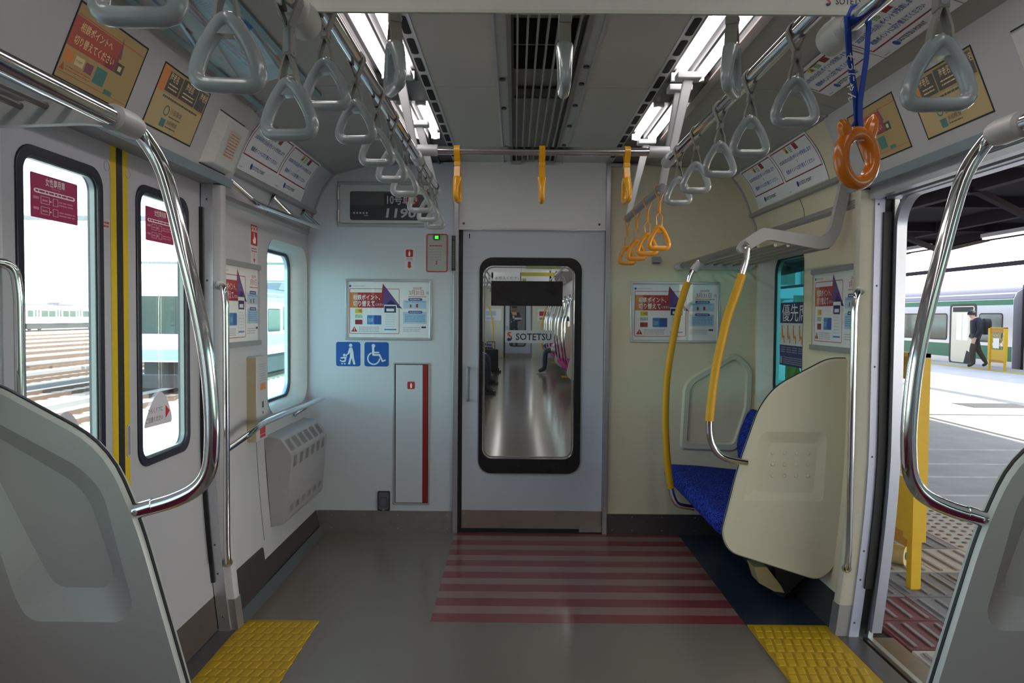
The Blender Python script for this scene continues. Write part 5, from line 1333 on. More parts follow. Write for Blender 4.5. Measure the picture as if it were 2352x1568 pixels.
stand = {'pelvis': (0, 0, .93), 'spine': (0, 0, 1.12), 'chest': (0, -.01, 1.32), 'neck': (0, 0, 1.47), 'head': (0, .02, 1.57), 'crown': (0, .01, 1.67)}
for q, s in (('L', -1), ('R', 1)): stand.update({'sh' + q: (s * .18, 0, 1.40), 'el' + q: (s * .25, -.03, 1.13), 'wr' + q: (s * .25, .06, .92), 'ha' + q: (s * .24, .09, .84), 'hi' + q: (s * .09, 0, .90), 'kn' + q: (s * .10, .02, .49), 'an' + q: (s * .10, -.02, .08), 'to' + q: (s * .11, .12, .035)})

# ================================================================== platform side (right)
PZ = -.10
conc = mat('platform_asphalt', (.33, .33, .34), .75, noise=.25, scale=3, bump=.2)
tile_g = mat('platform_tile_grey', (.17, .16, .165), .7, noise=.25, scale=25)
tile_b = mat('platform_tile_beige', (.42, .38, .33), .7, noise=.2, scale=25)
tile_r = mat('platform_tile_red', (.13, .025, .03), .65, noise=.25, scale=25)
ridge_m = mat('tile_ridge', (.20, .18, .18), .6, noise=.3, scale=60); bump_m = mat('tactile_dome_brown', (.16, .105, .075), .7, noise=.2)
pf = struct(MB().box((1.62, -30, PZ - .9), (14.35, 70, PZ)).build('platform_ground', conc), 'station platform outside the open right door')
MB().box((1.58, -30, PZ - .9), (1.64, 70, PZ - .02)).build('edge_stone', mat('edge_dark_stone', (.06, .055, .05), .8, noise=.3, scale=30), pf)
ys = [2.15, 2.46, 2.77, 3.087, 3.394, 3.689, 4.054, 4.477, 4.90, 5.32, 5.75, 6.2]
xs = [1.585, 1.885, 2.24, 2.62]
for j in range(len(ys) - 1):
    y0, y1 = ys[j] + .004, ys[j + 1] - .004
    for i in range(len(xs) - 1):
        x0, x1 = xs[i] + .003, xs[i + 1] - .003
        red = i == 0 and 3.0 < ys[j] < 3.6
        m = tile_r if red else (tile_b if (i == 0 and ys[j] < 3.0) or (j == 6 and i > 0) else tile_g)
        o = MB().box((x0, y0, PZ), (x1, y1, PZ + .018)).build('tile', m, pf)
        b = MB(); n = 4
        for k in range(n):
            xc = x0 + (x1 - x0) * (k + .5) / n
            b.box((xc - .008, y0 + .03, PZ + .018), (xc + .008, y1 - .03, PZ + .023))
        b.build('ridges', tile_r if red and 0 else ridge_m, o)
    x0 = 2.62
    for i in range(1):
        xa, xb = x0 + .003, 3.06
        o = MB().box((xa, y0, PZ), (xb, y1, PZ + .018)).build('tactile_tile', tile_b, pf)
        b = MB()
        for u in range(6):
            for v in range(5): b.lathe([(.019, 0), (.014, .005), (.004, .006)], (xa + (u + .5) * (xb - xa) / 6, y0 + (v + .5) * (y1 - y0) / 5, PZ + .018), 'z', 8)
        b.build('domes', bump_m, o)
MB().box((5.86, -30, PZ), (5.93, 70, PZ + .002)).build('drain_line', mat('drain_dark', (.05, .05, .05), .8), pf)
MB().box((7.3, 11.9, PZ), (8.3, 12.5, PZ + .004)).build('manhole_cover', mat('drain_dark', (.05, .05, .05), .8), pf)
for k, (x, y) in enumerate(((3.3, 5.9), (3.5, 6.6), (3.9, 7.2), (3.6, 8.0))):
    MB().box((x, y, PZ), (x + 2.0, y + .05, PZ + .0015)).build('worn_line', mat('worn_white_line', (.5, .5, .52), .7, noise=.4, scale=8), pf)
MB().box((13.1, -30, PZ), (13.6, 70, PZ + .006)).build('far_tactile_line', mat('far_tactile_yellow', (.35, .28, .08), .7, noise=.2, scale=6), pf)
# yellow barriers
ybar = mat('barrier_yellow', (.60, .36, .006), .45, noise=.06); ybar_o = mat('barrier_orange_edge', (.45, .2, .01), .5)
def barrier(label, x, y0, y1, along='y', h=1.24, n=7):
    t = thing('platform_barrier', label, 'barrier', (x, y0, PZ), 'yellow platform barriers')
    L = y1 - y0
    def P(u, v, w): return Vector((x + w, y0 + u, PZ + v)) if along == 'y' else Vector((x + u, y0 + w, PZ + v))
    def bx(name, u0, u1, v0, v1, w, m=ybar):
        a, c = P(u0, v0, -w), P(u1, v1, w); return MB().box(a, c).build(name, m, t)
    for u in (.0, L - .09): bx('post', u, u + .09, .27, h, .035); bx('leg', u + .02, u + .07, 0.005, .28, .025)
    bx('board', .09, L - .09, .28, .58, .015); bx('board_lip', .09, L - .09, .22, .29, .02, ybar_o); bx('top_board', .09, L - .09, h - .14, h - .02, .02, ybar_o); bx('top_rail', 0, L, h - .02, h, .035)
    u = .09; st = .12; z0, z1 = .60, h - .15; rise = z1 - z0
    k = 0
    while u < L - .15:
        for d in (1, -1):
            a = (u, z0 if d > 0 else z1); e = (min(L - .09, u + rise * .6), 0); fr = (e[0] - u) / (rise * .6); e = (e[0], a[1] + d * rise * fr)
            MB().sweep([P(a[0], a[1], .006 * d), P(e[0], e[1], .006 * d)], (.008, .004), (1, 0, 0) if along == 'y' else (0, 1, 0)).build('lattice_slat', ybar, t)
        u += st
    return t
barrier('yellow lattice barrier just outside the open right door', 1.985, 3.77, 5.6)
t = thing('barrier_foot_roll', 'beige roll with a green end lying beside the yellow barrier', 'roll', (2.1, 4.2, PZ))
MB().tube([(2.13, 4.16, PZ + .075), (1.86, 4.42, PZ + .075)], .055, 16).build('roll', mat('roll_beige', (.42, .33, .14), .6), t)
MB().tube([(2.131, 4.159, PZ + .075), (2.134, 4.156, PZ + .075)], .022, 14).build('green_core', mat('core_green', (.02, .16, .10), .5), t)
fb_ = barrier('yellow lattice barrier beside the far green train', 13.4, 20.35, 21.1, 'y', 1.2)
MB().box((13.355, 20.6, PZ + .62), (13.36, 20.85, PZ + .90)).build('notice', paper, fb_)
# far green striped train
tr_sil = mat('train_stainless', (.50, .48, .52), .35, .5, noise=.04, scale=5); tr_green = mat('train_green_band', (.01, .14, .075), .45); tr_dark = mat('train_underframe', (.03, .03, .032), .7)
tr_glass = mat('train_dark_glass', (.02, .05, .045), .08, noise=.3, scale=2); tr_roof = mat('train_roof_grey', (.16, .14, .17), .6); rub = mat('train_rubber', (.012, .012, .014), .5)
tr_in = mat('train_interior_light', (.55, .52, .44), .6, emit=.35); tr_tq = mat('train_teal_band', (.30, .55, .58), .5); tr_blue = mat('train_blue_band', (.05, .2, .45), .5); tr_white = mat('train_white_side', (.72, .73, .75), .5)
def train_car(label, xf, d, y0, y1, z0, body, band, ncol=4, open_door=None, front=False, unit=True, group=None):
    """xf side face x, d=+1 face looks to +x, -1 face looks to -x; z0 = rail level"""
    t = thing('train_car', label, 'train', (xf, (y0 + y1) / 2, z0), group)
    zf = z0 + 1.13
    F = lambda u, v, w=0.: Vector((xf + d * w, u, zf + v))
    prof = [(0, -.15), (0, 2.0), (-.10, 2.22), (-.35, 2.38), (-1.45, 2.48), (-2.55, 2.38), (-2.8, 2.22), (-2.9, 2.0), (-2.9, -.15)]
    L = y1 - y0; pitch = L / ncol; dw = 1.3
    MB().prism(prof[0:1] + prof[1:], lambda u, v, w: Vector((xf + d * u, w, zf + v)), y0, y1).build('body', body, t)
    MB().prism([(.0, 2.06), (-.12, 2.24), (-.35, 2.40), (-1.45, 2.50), (-2.55, 2.40), (-2.85, 2.2), (-1.45, 2.3)], lambda u, v, w: Vector((xf + d * u, w, zf + v)), y0 + .05, y1 - .05).build('roof', tr_roof, t)
    MB().plate([(y0 + .02, .18), (y1 - .02, .18), (y1 - .02, .62), (y0 + .02, .62)], [], F, 0, .004).build('lower_band', band, t)
    MB().plate([(y0 + .02, 1.86), (y1 - .02, 1.86), (y1 - .02, 2.02), (y0 + .02, 2.02)], [], F, 0, .004).build('upper_band', band, t)
    MB().box((xf - d * .25, y0 + .6, zf - .9), (xf - d * 2.6, y1 - .6, zf - .15)).build('underframe', tr_dark, t)
    for yb in (y0 + 2.6, y1 - 2.6):
        for k in (-1.05, 1.05): MB().lathe([(.43, -.06), (.43, .06)], (xf - d * .55, yb + k, z0 + .43), 'x', 18).build('wheel', tr_dark, t)
    wi = 0
    for k in range(ncol):
        yc = y0 + pitch * (k + .5); is_open = open_door == k
        if is_open:
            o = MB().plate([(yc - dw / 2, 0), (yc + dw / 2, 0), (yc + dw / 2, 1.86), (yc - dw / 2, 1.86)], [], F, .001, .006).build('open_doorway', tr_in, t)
            b = MB(); b.plate(rr(yc - dw / 2 - .06, -.03, yc + dw / 2 + .06, 1.92, .12, 4), [rr(yc - dw / 2 + .03, .02, yc + dw / 2 - .03, 1.85, .08, 4)], F, .0, .012); b.build('doorway_seal', rub, o)
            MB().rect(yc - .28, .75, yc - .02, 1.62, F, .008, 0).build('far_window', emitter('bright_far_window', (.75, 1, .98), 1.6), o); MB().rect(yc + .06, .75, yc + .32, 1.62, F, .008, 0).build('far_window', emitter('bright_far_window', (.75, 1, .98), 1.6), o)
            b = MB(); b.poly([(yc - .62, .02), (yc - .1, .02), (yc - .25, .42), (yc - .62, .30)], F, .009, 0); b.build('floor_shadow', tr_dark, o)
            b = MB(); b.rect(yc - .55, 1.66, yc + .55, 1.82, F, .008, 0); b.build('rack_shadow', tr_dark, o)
        else:
            for sgn in (-1, 1):
                ya = yc + sgn * .325
                o = MB().plate([(ya - .318, 0), (ya + .318, 0), (ya + .318, 1.86), (ya - .318, 1.86)], [], F, -.01, .003).build('door_leaf', body, t)
                MB().plate(rr(ya - .21, .75, ya + .21, 1.72, .06, 3), [], F, .003, .006).build('door_glass', tr_glass, o)
        if k < ncol - 1:
            ya, yb = yc + .8, yc + pitch - .8
            nb = 2
            for q in range(nb):
                a = ya + (yb - ya) * q / nb + .06; e = ya + (yb - ya) * (q + 1) / nb - .06
                o = MB().plate(rr(a, .72, e, 1.62, .1, 4), [], F, .0, .01).build('window', rub, t); MB().plate(rr(a + .04, .76, e - .04, 1.58, .08, 4), [], F, .01, .013).build('pane', tr_glass, o)
    for ya, yb in ((y0 + .45, y0 + pitch * .5 - .85), (y1 - pitch * .5 + .85, y1 - .45)):
        if yb - ya > .35:
            o = MB().plate(rr(ya, .72, yb, 1.62, .1, 4), [], F, .0, .01).build('window', rub, t); MB().plate(rr(ya + .04, .76, yb - .04, 1.58, .08, 4), [], F, .01, .013).build('pane', tr_glass, o)
    if unit: MB().prism(roundpoly([(0, 0), (.5, .34), (3.1, .34), (3.6, 0)], [0, .2, .2, 0], 3), lambda u, v, w: Vector((xf - d * w, (y0 + y1) / 2 - 1.8 + u, zf + 2.44 + v)), .55, 2.3).build('roof_unit', tr_roof, t)
    if front:
        G = lambda u, v, w=0.: Vector((xf - d * 1.45 + u, y0 - w, zf + v))
        o = MB().plate(rr(-1.3, .75, 1.3, 1.95, .15, 4), [], G, 0, .015).build('windscreen', tr_glass, t)
        for u in (-1.0, .75): MB().plate(rr(u, .35, u + .3, .5, .05, 3), [], G, 0, .02).build('headlamp', whiteink, t)
        MB().plate([(-1.42, -.1), (1.42, -.1), (1.42, .25), (-1.42, .25)], [], G, 0, .006).build('front_band', band, t)
        MB().box((xf - d * .4, y0 - .5, z0 + .2), (xf - d * 2.5, y0, z0 + .6)).build('pilot', tr_dark, t)
    return t
train_car('silver train car with green bands across the platform, door open', 14.5, -1, 21.75, 41.2, -1.23, tr_sil, tr_green, 4, 0, group='green banded train across the platform')
train_car('next car of the green banded train at the right picture edge', 14.5, -1, 1.8, 21.25, -1.23, tr_sil, tr_green, 4, None, group='green banded train across the platform')
t = thing('car_coupling', 'black gangway bellows between the two green banded cars', 'bellows', (15.9, 21.5, -.1)); MB().box((14.75, 21.26, -.2), (16.9, 21.74, 2.35)).build('bellows', rub, t)
# man with backpack on the platform
jm = dict(stand); jm.update({'knL': (-.10, .12, .50), 'anL': (-.10, .10, .08), 'toL': (-.11, .24, .035), 'knR': (.10, -.10, .50), 'anR': (.11, -.34, .10), 'toR': (.12, -.22, .04), 'chest': (0, .04, 1.31), 'neck': (0, .09, 1.45), 'head': (0, .13, 1.545), 'crown': (0, .12, 1.64)})
rm = dict(RAD); rm.update({'chest': (.22, .16), 'spine': (.20, .15), 'shL': .10, 'shR': .10, 'elL': .075, 'elR': .075, 'wrL': .05, 'wrR': .05, 'pelvis': (.18, .14), 'hiL': .12, 'hiR': .12, 'knL': .085, 'knR': .085, 'anL': .06, 'anR': .06})
man = skin_person('person', 'person in a dark jacket and knit cap walking beside the green train', jm, SK, rm, 'pelvis', [skin_m, navy_c, olive_c, hair_m, shoe_c], pick_std, (13.55, 21.95, PZ + .012), math.radians(75))
MB().lathe([(.112, -.03), (.118, .0), (.10, .06), (.06, .10), (.01, .115)], (0, .125, 1.575), 'z', 16).build('knit_cap', blackc, man)
eyes_nose(man, 0, .13, 1.545)
bp = thing('backpack', 'black backpack on the back of the walking person', 'backpack', (13.55, 21.95, .9)); R2 = Matrix.Rotation(math.radians(75), 4, 'Z')
b = MB(); P = roundpoly([(-.17, .98), (.17, .98), (.18, 1.35), (.10, 1.45), (-.10, 1.45), (-.18, 1.35)], .06, 3)
b.prism(P, lambda u, v, w: Vector((13.55, 21.95, PZ)) + R2 @ Vector((u, -.19 - w, v)), 0, .16); b.build('bag', blackc, bp, bevel=.03)
# canopy
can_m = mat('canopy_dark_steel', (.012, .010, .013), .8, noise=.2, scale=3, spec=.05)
cn = thing('platform_canopy', 'dark steel canopy over the platform', 'canopy', (6.2, 20, 3.2))
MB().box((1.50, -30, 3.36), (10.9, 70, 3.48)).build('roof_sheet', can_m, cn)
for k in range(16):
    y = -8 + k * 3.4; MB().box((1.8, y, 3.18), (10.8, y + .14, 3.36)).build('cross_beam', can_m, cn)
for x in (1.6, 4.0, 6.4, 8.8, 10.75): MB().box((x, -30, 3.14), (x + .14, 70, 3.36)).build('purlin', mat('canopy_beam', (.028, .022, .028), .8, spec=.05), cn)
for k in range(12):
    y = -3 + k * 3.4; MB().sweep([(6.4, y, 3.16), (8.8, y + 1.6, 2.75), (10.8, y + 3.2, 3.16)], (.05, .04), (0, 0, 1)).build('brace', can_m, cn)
for x, y in ((6.45, -6), (6.45, 3.6), (8.85, 26.0), (8.85, 38)): MB().tube([(x + .05, y, PZ), (x + .05, y, 3.2)], .11, 14).build('column', mat('canopy_column', (.12, .12, .13), .6), cn)
t = thing('gutter_beam', 'thin dark beam hanging below the canopy edge against the sky', 'beam', (13.0, 20, 2.7)); MB().box((12.95, 8, 2.75), (13.1, 60, 2.86)).build('beam', mat('canopy_beam', (.028, .022, .028), .8, spec=.05), t)
MB().box((12.98, 10, 2.86), (13.07, 10.1, 3.36)).build('hanger', can_m, t); MB().box((10.8, 10, 3.30), (13.07, 10.1, 3.38)).build('hanger', can_m, t)
lampw = emitter('platform_lamp_white', (1, .98, .95), 3.0)
for k, (x, y) in enumerate(((9.9, 14.6), (9.9, 18.0), (5.2, 8.2), (5.2, 13.0))):
    t = thing('platform_lamp', 'white tube lamp under the canopy, %s' % ['nearest in the open doorway view', 'farther in the open doorway view', 'hidden above the doorway', 'second hidden above the doorway'][k], 'lamp', (x, y, 3.0), 'platform lamps')
    MB().box((x - .04, y, 3.02), (x + .04, y + 1.3, 3.06)).build('tube', lampw, t); MB().box((x - .06, y - .03, 3.06), (x + .06, y + 1.33, 3.14)).build('fitting', tr_sil, t)
# green and white striped post seen through the teal window
t = thing('striped_post', 'green and white striped platform post behind the teal window', 'post', (3.05, 7.3, PZ))
gm = mat('post_green', (.01, .22, .13), .5)
b = MB(); b.tube([(3.05, 7.3, PZ), (3.05, 7.3, 3.2)], .15, 24); b.build('shaft', whiteink, t)
for k in range(8):
    z = .2 + k * .36; lo = []; hi = []
    for a in range(25):
        an = 2 * PI * a / 24; zz_ = z + .09 * math.sin(an); lo.append((3.05 + .153 * math.cos(an), 7.3 + .153 * math.sin(an), zz_)); hi.append((3.05 + .153 * math.cos(an), 7.3 + .153 * math.sin(an), zz_ + .18))
    b = MB(); b.loft([lo[:-1], hi[:-1]]); b.build('green_stripe', gm, t)
t = thing('platform_sign', 'small beige sign beside the striped post', 'sign', (2.75, 7.35, 1.2)); MB().box((2.66, 7.33, 1.30), (2.88, 7.36, 1.54)).build('board', mat('sign_beige', (.45, .50, .36), .5), t); MB().tube([(2.77, 7.35, PZ), (2.77, 7.35, 1.30)], .02, 10).build('stem', tr_dark, t)
t = thing('far_building', 'grey-blue building far along the platform', 'building', (26, 66, -1)); MB().box((22.4, 64, -1.2), (26.2, 76, 7)).build('block', mat('building_grey', (.28, .32, .34), .8, noise=.1, scale=.5), t)
for k in range(2):
    for j in range(2): MB().box((22.8 + k * 1.7, 63.95, 1.6 + j * 2.6), (24 + k * 1.7, 64.0, 3.0 + j * 2.6)).build('window', tr_glass, t)

# ================================================================== rail yard (left)
RZ = -1.23
gr = struct(MB().box((-260, -80, RZ - .3), (-1.0, 330, RZ - .16)).build('yard_ground', mat('pale_ballast', (.66, .62, .57), .9, noise=.25, scale=1.2, bump=.3)), 'pale sunlit ballast of the rail yard')
rail_m = mat('rail_rust', (.13, .075, .05), .6, .3, noise=.2); slp_m = mat('sleeper_concrete', (.50, .45, .40), .9, noise=.2, scale=4)
nms = ['nearest', 'second', 'third', 'fourth', 'fifth', 'sixth', 'seventh', 'eighth', 'ninth', 'tenth', 'eleventh', 'farthest']
for k, x in enumerate((-5.2, -11.05, -15.0, -18.8, -22.6, -26.5, -30.5, -35, -40, -46, -53, -66.4)):
    t = thing('railway_track', 'railway track in the yard, %s of twelve from the train' % nms[k], 'track', (x, 40, RZ - .16), 'yard tracks')
    for s in (-.533, .533): MB().box((x + s - .035, -40, RZ - .12), (x + s + .035, 220, RZ)).build('rail', rail_m, t)
    b = MB(); y = 4.0
    while y < (90 if k < 5 else 60): b.box((x - 1.0, y, RZ - .16), (x + 1.0, y + .24, RZ - .11)); y += .62
    o = b.build('sleepers', slp_m, t, smooth=False); o['kind'] = 'stuff'
for k, (x, y, l) in enumerate(((-13, 22, 3), (-17, 27, 2.4), (-20.7, 33, 4), (-24.5, 40, 5), (-28.5, 45, 4))):
    t = thing('cable_trough', 'low concrete cable trough between tracks, %s of five from the train' % nms[k], 'trough', (x, y, RZ - .16), 'yard cable troughs'); b = MB(); b.box((x - .2, y - l * 3, RZ - .16), (x + .2, y + l * 3, RZ - .02)); b.build('trough', mat('trough_grey', (.18, .17, .17), .9, noise=.2), t)
    MB().box((x - .17, y - l * 3, RZ - .02), (x + .17, y + l * 3, RZ + .01)).build('lid', slp_m, t)
train_car('pale train with a blue band seen through the narrow left window', -9.6, 1, 23.5, 43, RZ, tr_white, tr_tq, 4, None, True, group='trains in the yard')
train_car('second car of the pale yard train', -9.6, 1, 43.4, 63, RZ, tr_white, tr_blue, 4, None, False, group='trains in the yard')
for k in range(5):
    train_car('distant teal banded commuter car far across the yard, %s from the left' % nms[k].replace('nearest', 'first'), -65, 1, 78 + k * 20, 97.4 + k * 20, RZ, tr_white, tr_tq, 4, None, False, group='trains in the yard')
for k, y in enumerate((33, 62, 95)):
    t = thing('catenary_mast', 'steel catenary mast over the yard, %s of three from the train' % nms[k], 'mast', (-7.4, y, RZ), 'catenary masts')
    MB().tube([(-7.4, y, RZ - .16), (-7.4, y, 7)], .12, 10).build('pole', mat('mast_grey', (.25, .26, .27), .6), t); MB().box((-34, y - .1, 5.4), (-7.3, y + .1, 5.6)).build('gantry', mat('mast_grey', (.25, .26, .27), .6), t)

# ================================================================== next cars beyond the gangway
GY0, GY1, C1 = D + .06, 5.35, 23.3
nfloor = mat('next_floor_vinyl', (.22, .175, .135), .16, noise=.1, scale=120, coat=.25)
struct(MB().box((-.44, D, -.06), (.44, GY1, -.004)).build('floor', mat('gangway_plate', (.25, .24, .23), .4, .6)), 'metal plate of the gangway')
gwm = mat('gangway_bellows_grey', (.35, .35, .36), .7)
for s, nm in ((-1, 'left'), (1, 'right')): struct(MB().box((s * .45, GY0, 0), (s * .50, GY1, 2.1)).build('wall_gangway_%s' % nm, gwm), 'grey %s side of the gangway' % nm)
struct(MB().box((-.5, GY0, 2.0), (.5, GY1, 2.05)).build('ceiling', gwm), 'ceiling of the gangway')
def next_car(y0, y1, tagname, openings):
    struct(MB().box((-1.4, y0, -.06), (1.4, y1, 0)).build('floor', nfloor), 'shiny floor of the %s' % tagname)
    c = struct(MB().box((-1.4, y0, 2.23), (1.4, y1, 2.27)).build('ceiling', ceil_m), 'ceiling of the %s' % tagname)
    for s, nm in ((-1, 'left'), (1, 'right')):
        w = sempty('wall_%s' % nm, (s * 1.37, (y0 + y1) / 2, 0), '%s side wall of the %s' % (nm, tagname))
        MB().box((s * 1.345, y0, 0), (s * 1.40, y1, .85)).build('lower_panel', white, w); MB().box((s * 1.345, y0, 1.72), (s * 1.40, y1, 2.25)).build('upper_panel', white, w)
        pts = [y0] + [q for o in openings for q in o] + [y1]
        for a, e in zip(pts[0::2], pts[1::2]): MB().box((s * 1.345, a, .85), (s * 1.40, e, 1.72)).build('post', white, w)
        for a, e in openings: MB().box((s * 1.372, a, .85), (s * 1.376, e, 1.72)).build('pane', glass('next_glass', (.62, .66, .66)), w)
        for k in range(int((y1 - y0) // 2.2)):
            ya = y0 + .5 + k * 2.2; MB().box((s * .52, ya, 2.20), (s * .56, ya + 1.7, 2.225)).build('ceiling_lamp', tube_m, c)
ops = []
y = GY1 + .8
while y < C1 - 1.5: ops.append((y, y + 1.5)); y += 1.9
next_car(GY1, C1, 'next car', ops)
next_car(C1 + .1, 36, 'car after next', [(25, 27), (28, 30), (31, 33)])
struct(MB().box((-1.4, 36, 0), (1.4, 36.05, 2.3)).build('wall_back', white), 'far limit of the car after next')
for s, nm in ((-1, 'left'), (1, 'right')):
    struct(MB().prism([(s * .45, 0), (s * 1.345, 0), (s * 1.345, 2.25), (s * .45, 2.25)], XZ(GY1), 0, .05).build('wall_near_end_%s' % nm, cream), 'near end wall of the next car, %s half' % nm)
    struct(MB().prism([(s * .45, 0), (s * 1.345, 0), (s * 1.345, 2.25), (s * .45, 2.25)], XZ(C1), 0, .06).build('wall_far_end_%s' % nm, mat('far_wall_cream', (.66, .66, .54), .45)), 'far end wall of the next car, %s half' % nm)
fd = sempty('door_4', (0, C1, 0), 'gangway door at the far end of the next car')
MB().plate([(-.40, 0), (.40, 0), (.40, 2.25), (-.40, 2.25)], [rr(-.245, .37, .23, 1.66, .07, 4)], XZ(C1), 0, .04).build('door_panel', mat('far_door_paint', (.52, .56, .62), .45), fd)
MB().plate(rr(-.265, .35, .25, 1.68, .08, 4), [rr(-.235, .38, .22, 1.65, .06, 4)], XZ(C1 - .01), 0, .02).build('window_surround', black, fd)
MB().box((-.45, C1 - .01, 0), (-.40, C1 + .02, 2.0)).build('edge_rubber', black, fd); MB().box((-.40, C1 - .012, 0), (.42, C1, .14)).build('kick_plate', steel_d, fd)
MB().tube([(-.34, C1 - .03, .8), (-.34, C1 - .03, 1.0)], .012, 8).build('handle', greyplas, fd)
MB().box((-.11, C1 - .016, 1.20), (.13, C1 - .012, 1.26)).build('name_strip', mat('logo_strip_white', (.5, .49, .52), .5), fd)
MB().rect(-.235, .38, .22, 1.65, XZ(C1 + .02), 0, 0).build('glass', glass('far_glass', (.9, .93, .93)), fd)
for x, c, lab in ((-1.05, cyanink, 'pale blue poster at the far left end of the next car'), (.62, redink, 'red and white poster at the far right end of the next car')):
    t = thing('far_poster', lab, 'poster', (x, C1, 1.16)); MB().box((x, C1 - .012, 1.165), (x + .52, C1, 1.53)).build('sheet', paper, t); MB().box((x + .05, C1 - .014, 1.32), (x + .36, C1 - .012, 1.46)).build('print_block', c, t); MB().box((x + .05, C1 - .014, 1.20), (x + .30, C1 - .012, 1.26)).build('print_block', orgink if c is redink else cyanink, t)
# chrome and yellow poles, magenta bench, partitions
polel = None
pl_pts = [(.905, 1.71), (.86, 1.62), (.811, 1.435), (.766, 1.21), (.757, 1.05), (.764, .975), (.80, .925), (.905, .888)]
for k, y in enumerate((12.7, 13.5, 14.7, 15.7, 17.3, 18.2, 20.0, 21.1)):
    t = thing('grab_pole', 'chrome pole in the next car, %s of eight on the right' % (nms[k] if k < 7 else 'farthest'), 'grab pole', (.9, y, .5), 'next car poles')
    MB().tube(spline([(x, y, z) for x, z in pl_pts[:5]] + [(.76, y, .8), (.80, y, .5), (.83, y, .41)], 3), .0165, 8).build('pipe', chrome, t)
for s, y, lab in ((1, 22.0, 'yellow pole in the next car on the right'), (-1, 20.7, 'yellow pole in the next car on the left')):
    t = thing('grab_pole', lab, 'grab pole', (s * .9, y, .3), 'next car poles')
    MB().tube(spline([(s * x, y, z) for x, z in [(.875, 1.6), (.80, 1.5), (.735, 1.2), (.70, .9), (.715, .55), (.76, .34), (.86, .3)]], 4), .02, 8).build('pipe', yellowgrip, t)
for k, y in enumerate((-14.4, 17.9, 19.2)):
    if y < 0: continue
mag_moq = moquette('magenta_moquette', (.30, .01, .12), (.50, .03, .22), 30)
for s, y0, y1, m, lab in ((1, 12.6, 15.6, mag_moq, 'magenta bench seat in the next car'), (1, 16.45, 20.2, mag_moq, 'second magenta bench seat in the next car'), (1, 20.95, 23.2, blue_moq, 'blue priority bench at the far right end of the next car'), (-1, 20.2, 23.2, blue_moq, 'blue priority bench at the far left end of the next car'), (-1, 8.2, 17.6, wine_moq, 'left bench seat in the next car')):
    bench(s, y0, y1, m, lab)
for s, y, lab in ((1, 12.5, 'nearest'), (1, 15.7, 'second'), (1, 16.35, 'third'), (1, 20.3, 'fourth')):
    t = thing('seat_partition', 'white partition in the next car, %s on the right' % lab, 'partition', (1.1, y, .2), 'next car partitions'); MB().prism(roundpoly(near_poly, .05, 3), lambda u, v, w: Vector((s * u, y + w, v)), -.015, .015).build('panel', part_m, t)
for k, y in enumerate((16.4,)):
    t = thing('tactile_plate', 'yellow door plate in the next car', 'tactile plate', (1.05, y, 0)); MB().box((.92, y - .6, 0), (1.25, y - .1, .004)).build('base', tact_m, t)
t = thing('tactile_plate', 'far yellow door plate in the next car', 'tactile plate', (1.05, 21, 0)); MB().box((.92, 20.6, 0), (1.25, 21.6, .004)).build('base', tact_m, t)
# banners in the next car
for x0, x1, z0, y, lab, st in ((-.62, -.02, 1.80, 12.0, 'white hanging advert in the next car, left', 0), (.0, .55, 1.80, 12.0, 'green and white hanging advert in the next car, right', 1), (-.62, -.02, 1.90, 10.0, 'nearer white hanging advert in the next car', 0), (.02, .62, 1.92, 10.0, 'nearer yellow-green hanging advert in the next car', 1)):
    t = thing('hanging_advert', lab, 'banner', (x0, y, z0), 'hanging adverts in the next car'); MB().box((x0, y, z0), (x1, y + .004, 2.2)).build('sheet', paper, t)
    b = MB(); Fb = lambda u, v, w=0.: Vector((u, y - .002 - w, v))
    if st: b.rect(x0 + .02, z0 + .03, x1 - .05, z0 + .12, Fb, 0, 0); b.rect(x0 + .08, z0 + .07, x1 - .10, z0 + .14, Fb, .001, 1); b.rect(x0, z0 + .16, x1, z0 + .22, Fb, 0, 2)
    else: b.text('お控えください。', .06, Fb, x0 + .2, z0 + .10, 0, 3)
    b.build('print', [mat('lime_ink', (.25, .42, .03), .5), paper, mat('lemon_ink', (.45, .42, .03), .5), blackink], t, smooth=False, recalc=False)
# people in the next cars
crew = dict(stand); crew.update({'elL': (-.26, .02, 1.14), 'wrL': (-.10, .22, 1.12), 'haL': (-.04, .24, 1.12), 'elR': (.25, .02, 1.14), 'wrR': (.10, .22, 1.08), 'haR': (.03, .24, 1.06)})
p = skin_person('person', 'uniformed crew member with a cap seen through the far gangway door', crew, SK, RAD, 'pelvis', [skin_m, uni_c, uni_c, hair_m, shoe_c], pick_std, (-.12, 30.5, 0), PI - .3)
MB().lathe([(.10, 0), (.115, .03), (.13, .07), (.05, .085)], (0, .01, 1.63), 'z', 14).build('cap', uni_c, p); eyes_nose(p, 0, .02, 1.57)
MB().prism([(-.05, 1.30), (.05, 1.30), (0, 1.18)], XZ(.115), 0, .012).build('shirt_front', whitec, p)
sit = {'pelvis': (0, 0, .56), 'spine': (0, -.03, .70), 'chest': (0, -.04, .90), 'neck': (0, -.01, 1.06), 'head': (0, .02, 1.17), 'crown': (0, .01, 1.27)}
for q, s in (('L', -1), ('R', 1)): sit.update({'sh' + q: (s * .18, -.03, .99), 'el' + q: (s * .23, .05, .74), 'wr' + q: (s * .12, .24, .64), 'ha' + q: (s * .07, .30, .62), 'hi' + q: (s * .09, .05, .555), 'kn' + q: (s * .11, .44, .52), 'an' + q: (s * .11, .46, .09), 'to' + q: (s * .12, .60, .04)})
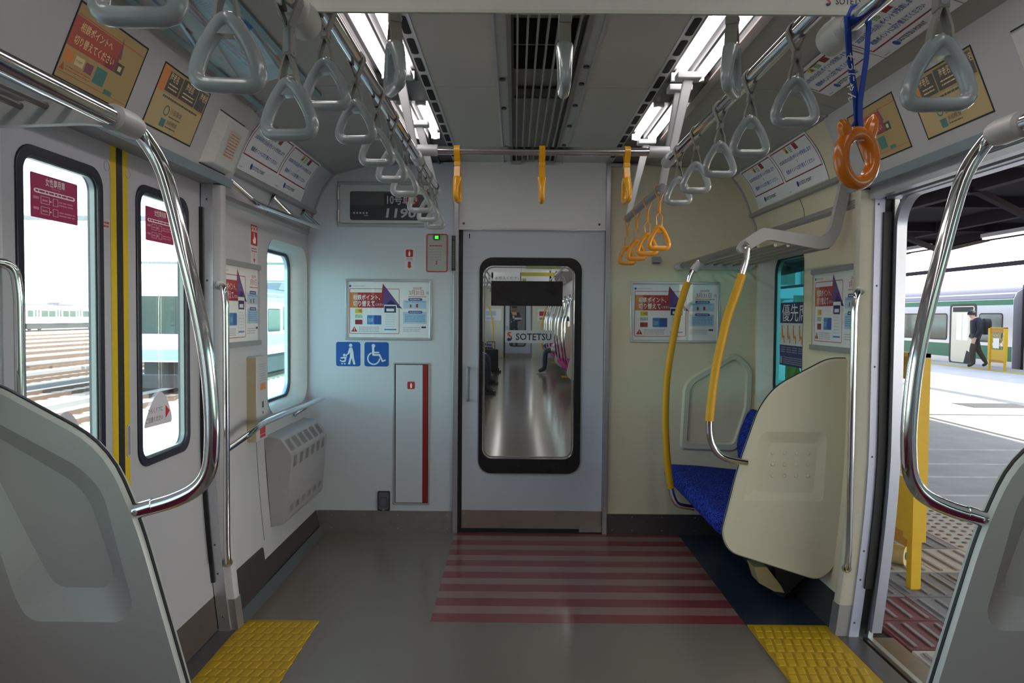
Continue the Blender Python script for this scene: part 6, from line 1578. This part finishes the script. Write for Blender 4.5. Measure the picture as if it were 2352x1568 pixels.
def seated(s, y, lab, top, leg, shoe, rot=0.):
    p = skin_person('person', lab, sit, SK, RAD, 'pelvis', [skin_m, top, leg, hair_m, shoe], pick_std, (s * 1.05, y, .012), s * PI / 2 + rot, 'passengers in the next car')
    MB().lathe([(.098, -.02), (.10, .03), (.085, .08), (.03, .11)], (0, .0, 1.21), 'z', 14).build('hair', hair_m, p); eyes_nose(p, 0, .02, 1.17)
    for q in (-1, 1):
        MB().box((q * .12 - .045, .42, .0), (q * .12 + .045, .64, .02)).build('sole', sole_m if shoe is navy_c else shoe, p)
    return p
seated(1, 16.95, 'seated passenger in dark jeans and white-soled shoes on the right of the next car', whitec, jean_c, navy_c)
seated(-1, 14.2, 'seated passenger in black on the left of the next car, middle of three', blackc, jean_c, jean_c)
seated(-1, 12.4, 'seated passenger in black on the left of the next car, nearest of three', blackc, blackc, jean_c)
seated(-1, 17.2, 'seated passenger in black behind the suitcase in the next car', blackc, blackc, blackc)
t = thing('suitcase', 'black upright suitcase standing in the next car', 'suitcase', (-.63, 16.8, 0))
MB().plate(rr(-.80, .055, -.47, .55, .03, 3), [], XZ(16.7), 0, .22).build('shell', blackc, t, bevel=.02)
MB().tube(fillet([(-.73, 16.9, .55), (-.73, 16.9, .72), (-.55, 16.9, .72), (-.55, 16.9, .55)], .02), .009, 8).build('handle', tr_dark, t)
for x in (-.76, -.51):
    for y in (16.74, 16.88): MB().lathe([(.028, -.012), (.028, .012)], (x, y, .028), 'x', 10).build('wheel', rub, t)
# strap handles of the next car
for s, nm in ((-1, 'left'), (1, 'right')):
    t = thing('strap_rail', '%s strap rail of the next car' % nm, 'rail', (s * .47, 8, HI), 'next car strap rails'); MB().tube([(s * .47, 7.6, HI), (s * .47, 21, HI)], .0165, 8).build('pipe', chrome, t)
    for y in (7.7, 12, 16.5, 20.8): MB().box((s * .47 - .015, y, HI), (s * .47 + .015, y + .02, 2.23)).build('arm', armgrey, t)
for k, (x, y) in enumerate(((-.47, 9.0), (-.47, 10.6), (.47, 9.0), (.47, 10.6), (.47, 12.2), (-.47, 12.2))):
    dup(p_hi, (x, y, HI), 'grey strap in the next car, %s of six' % nms[k], 'grey straps in the next car')

# ------------------------------------------------------------------ remove helper properties
for o in bpy.data.objects:
    if '_o' in o: del o['_o']
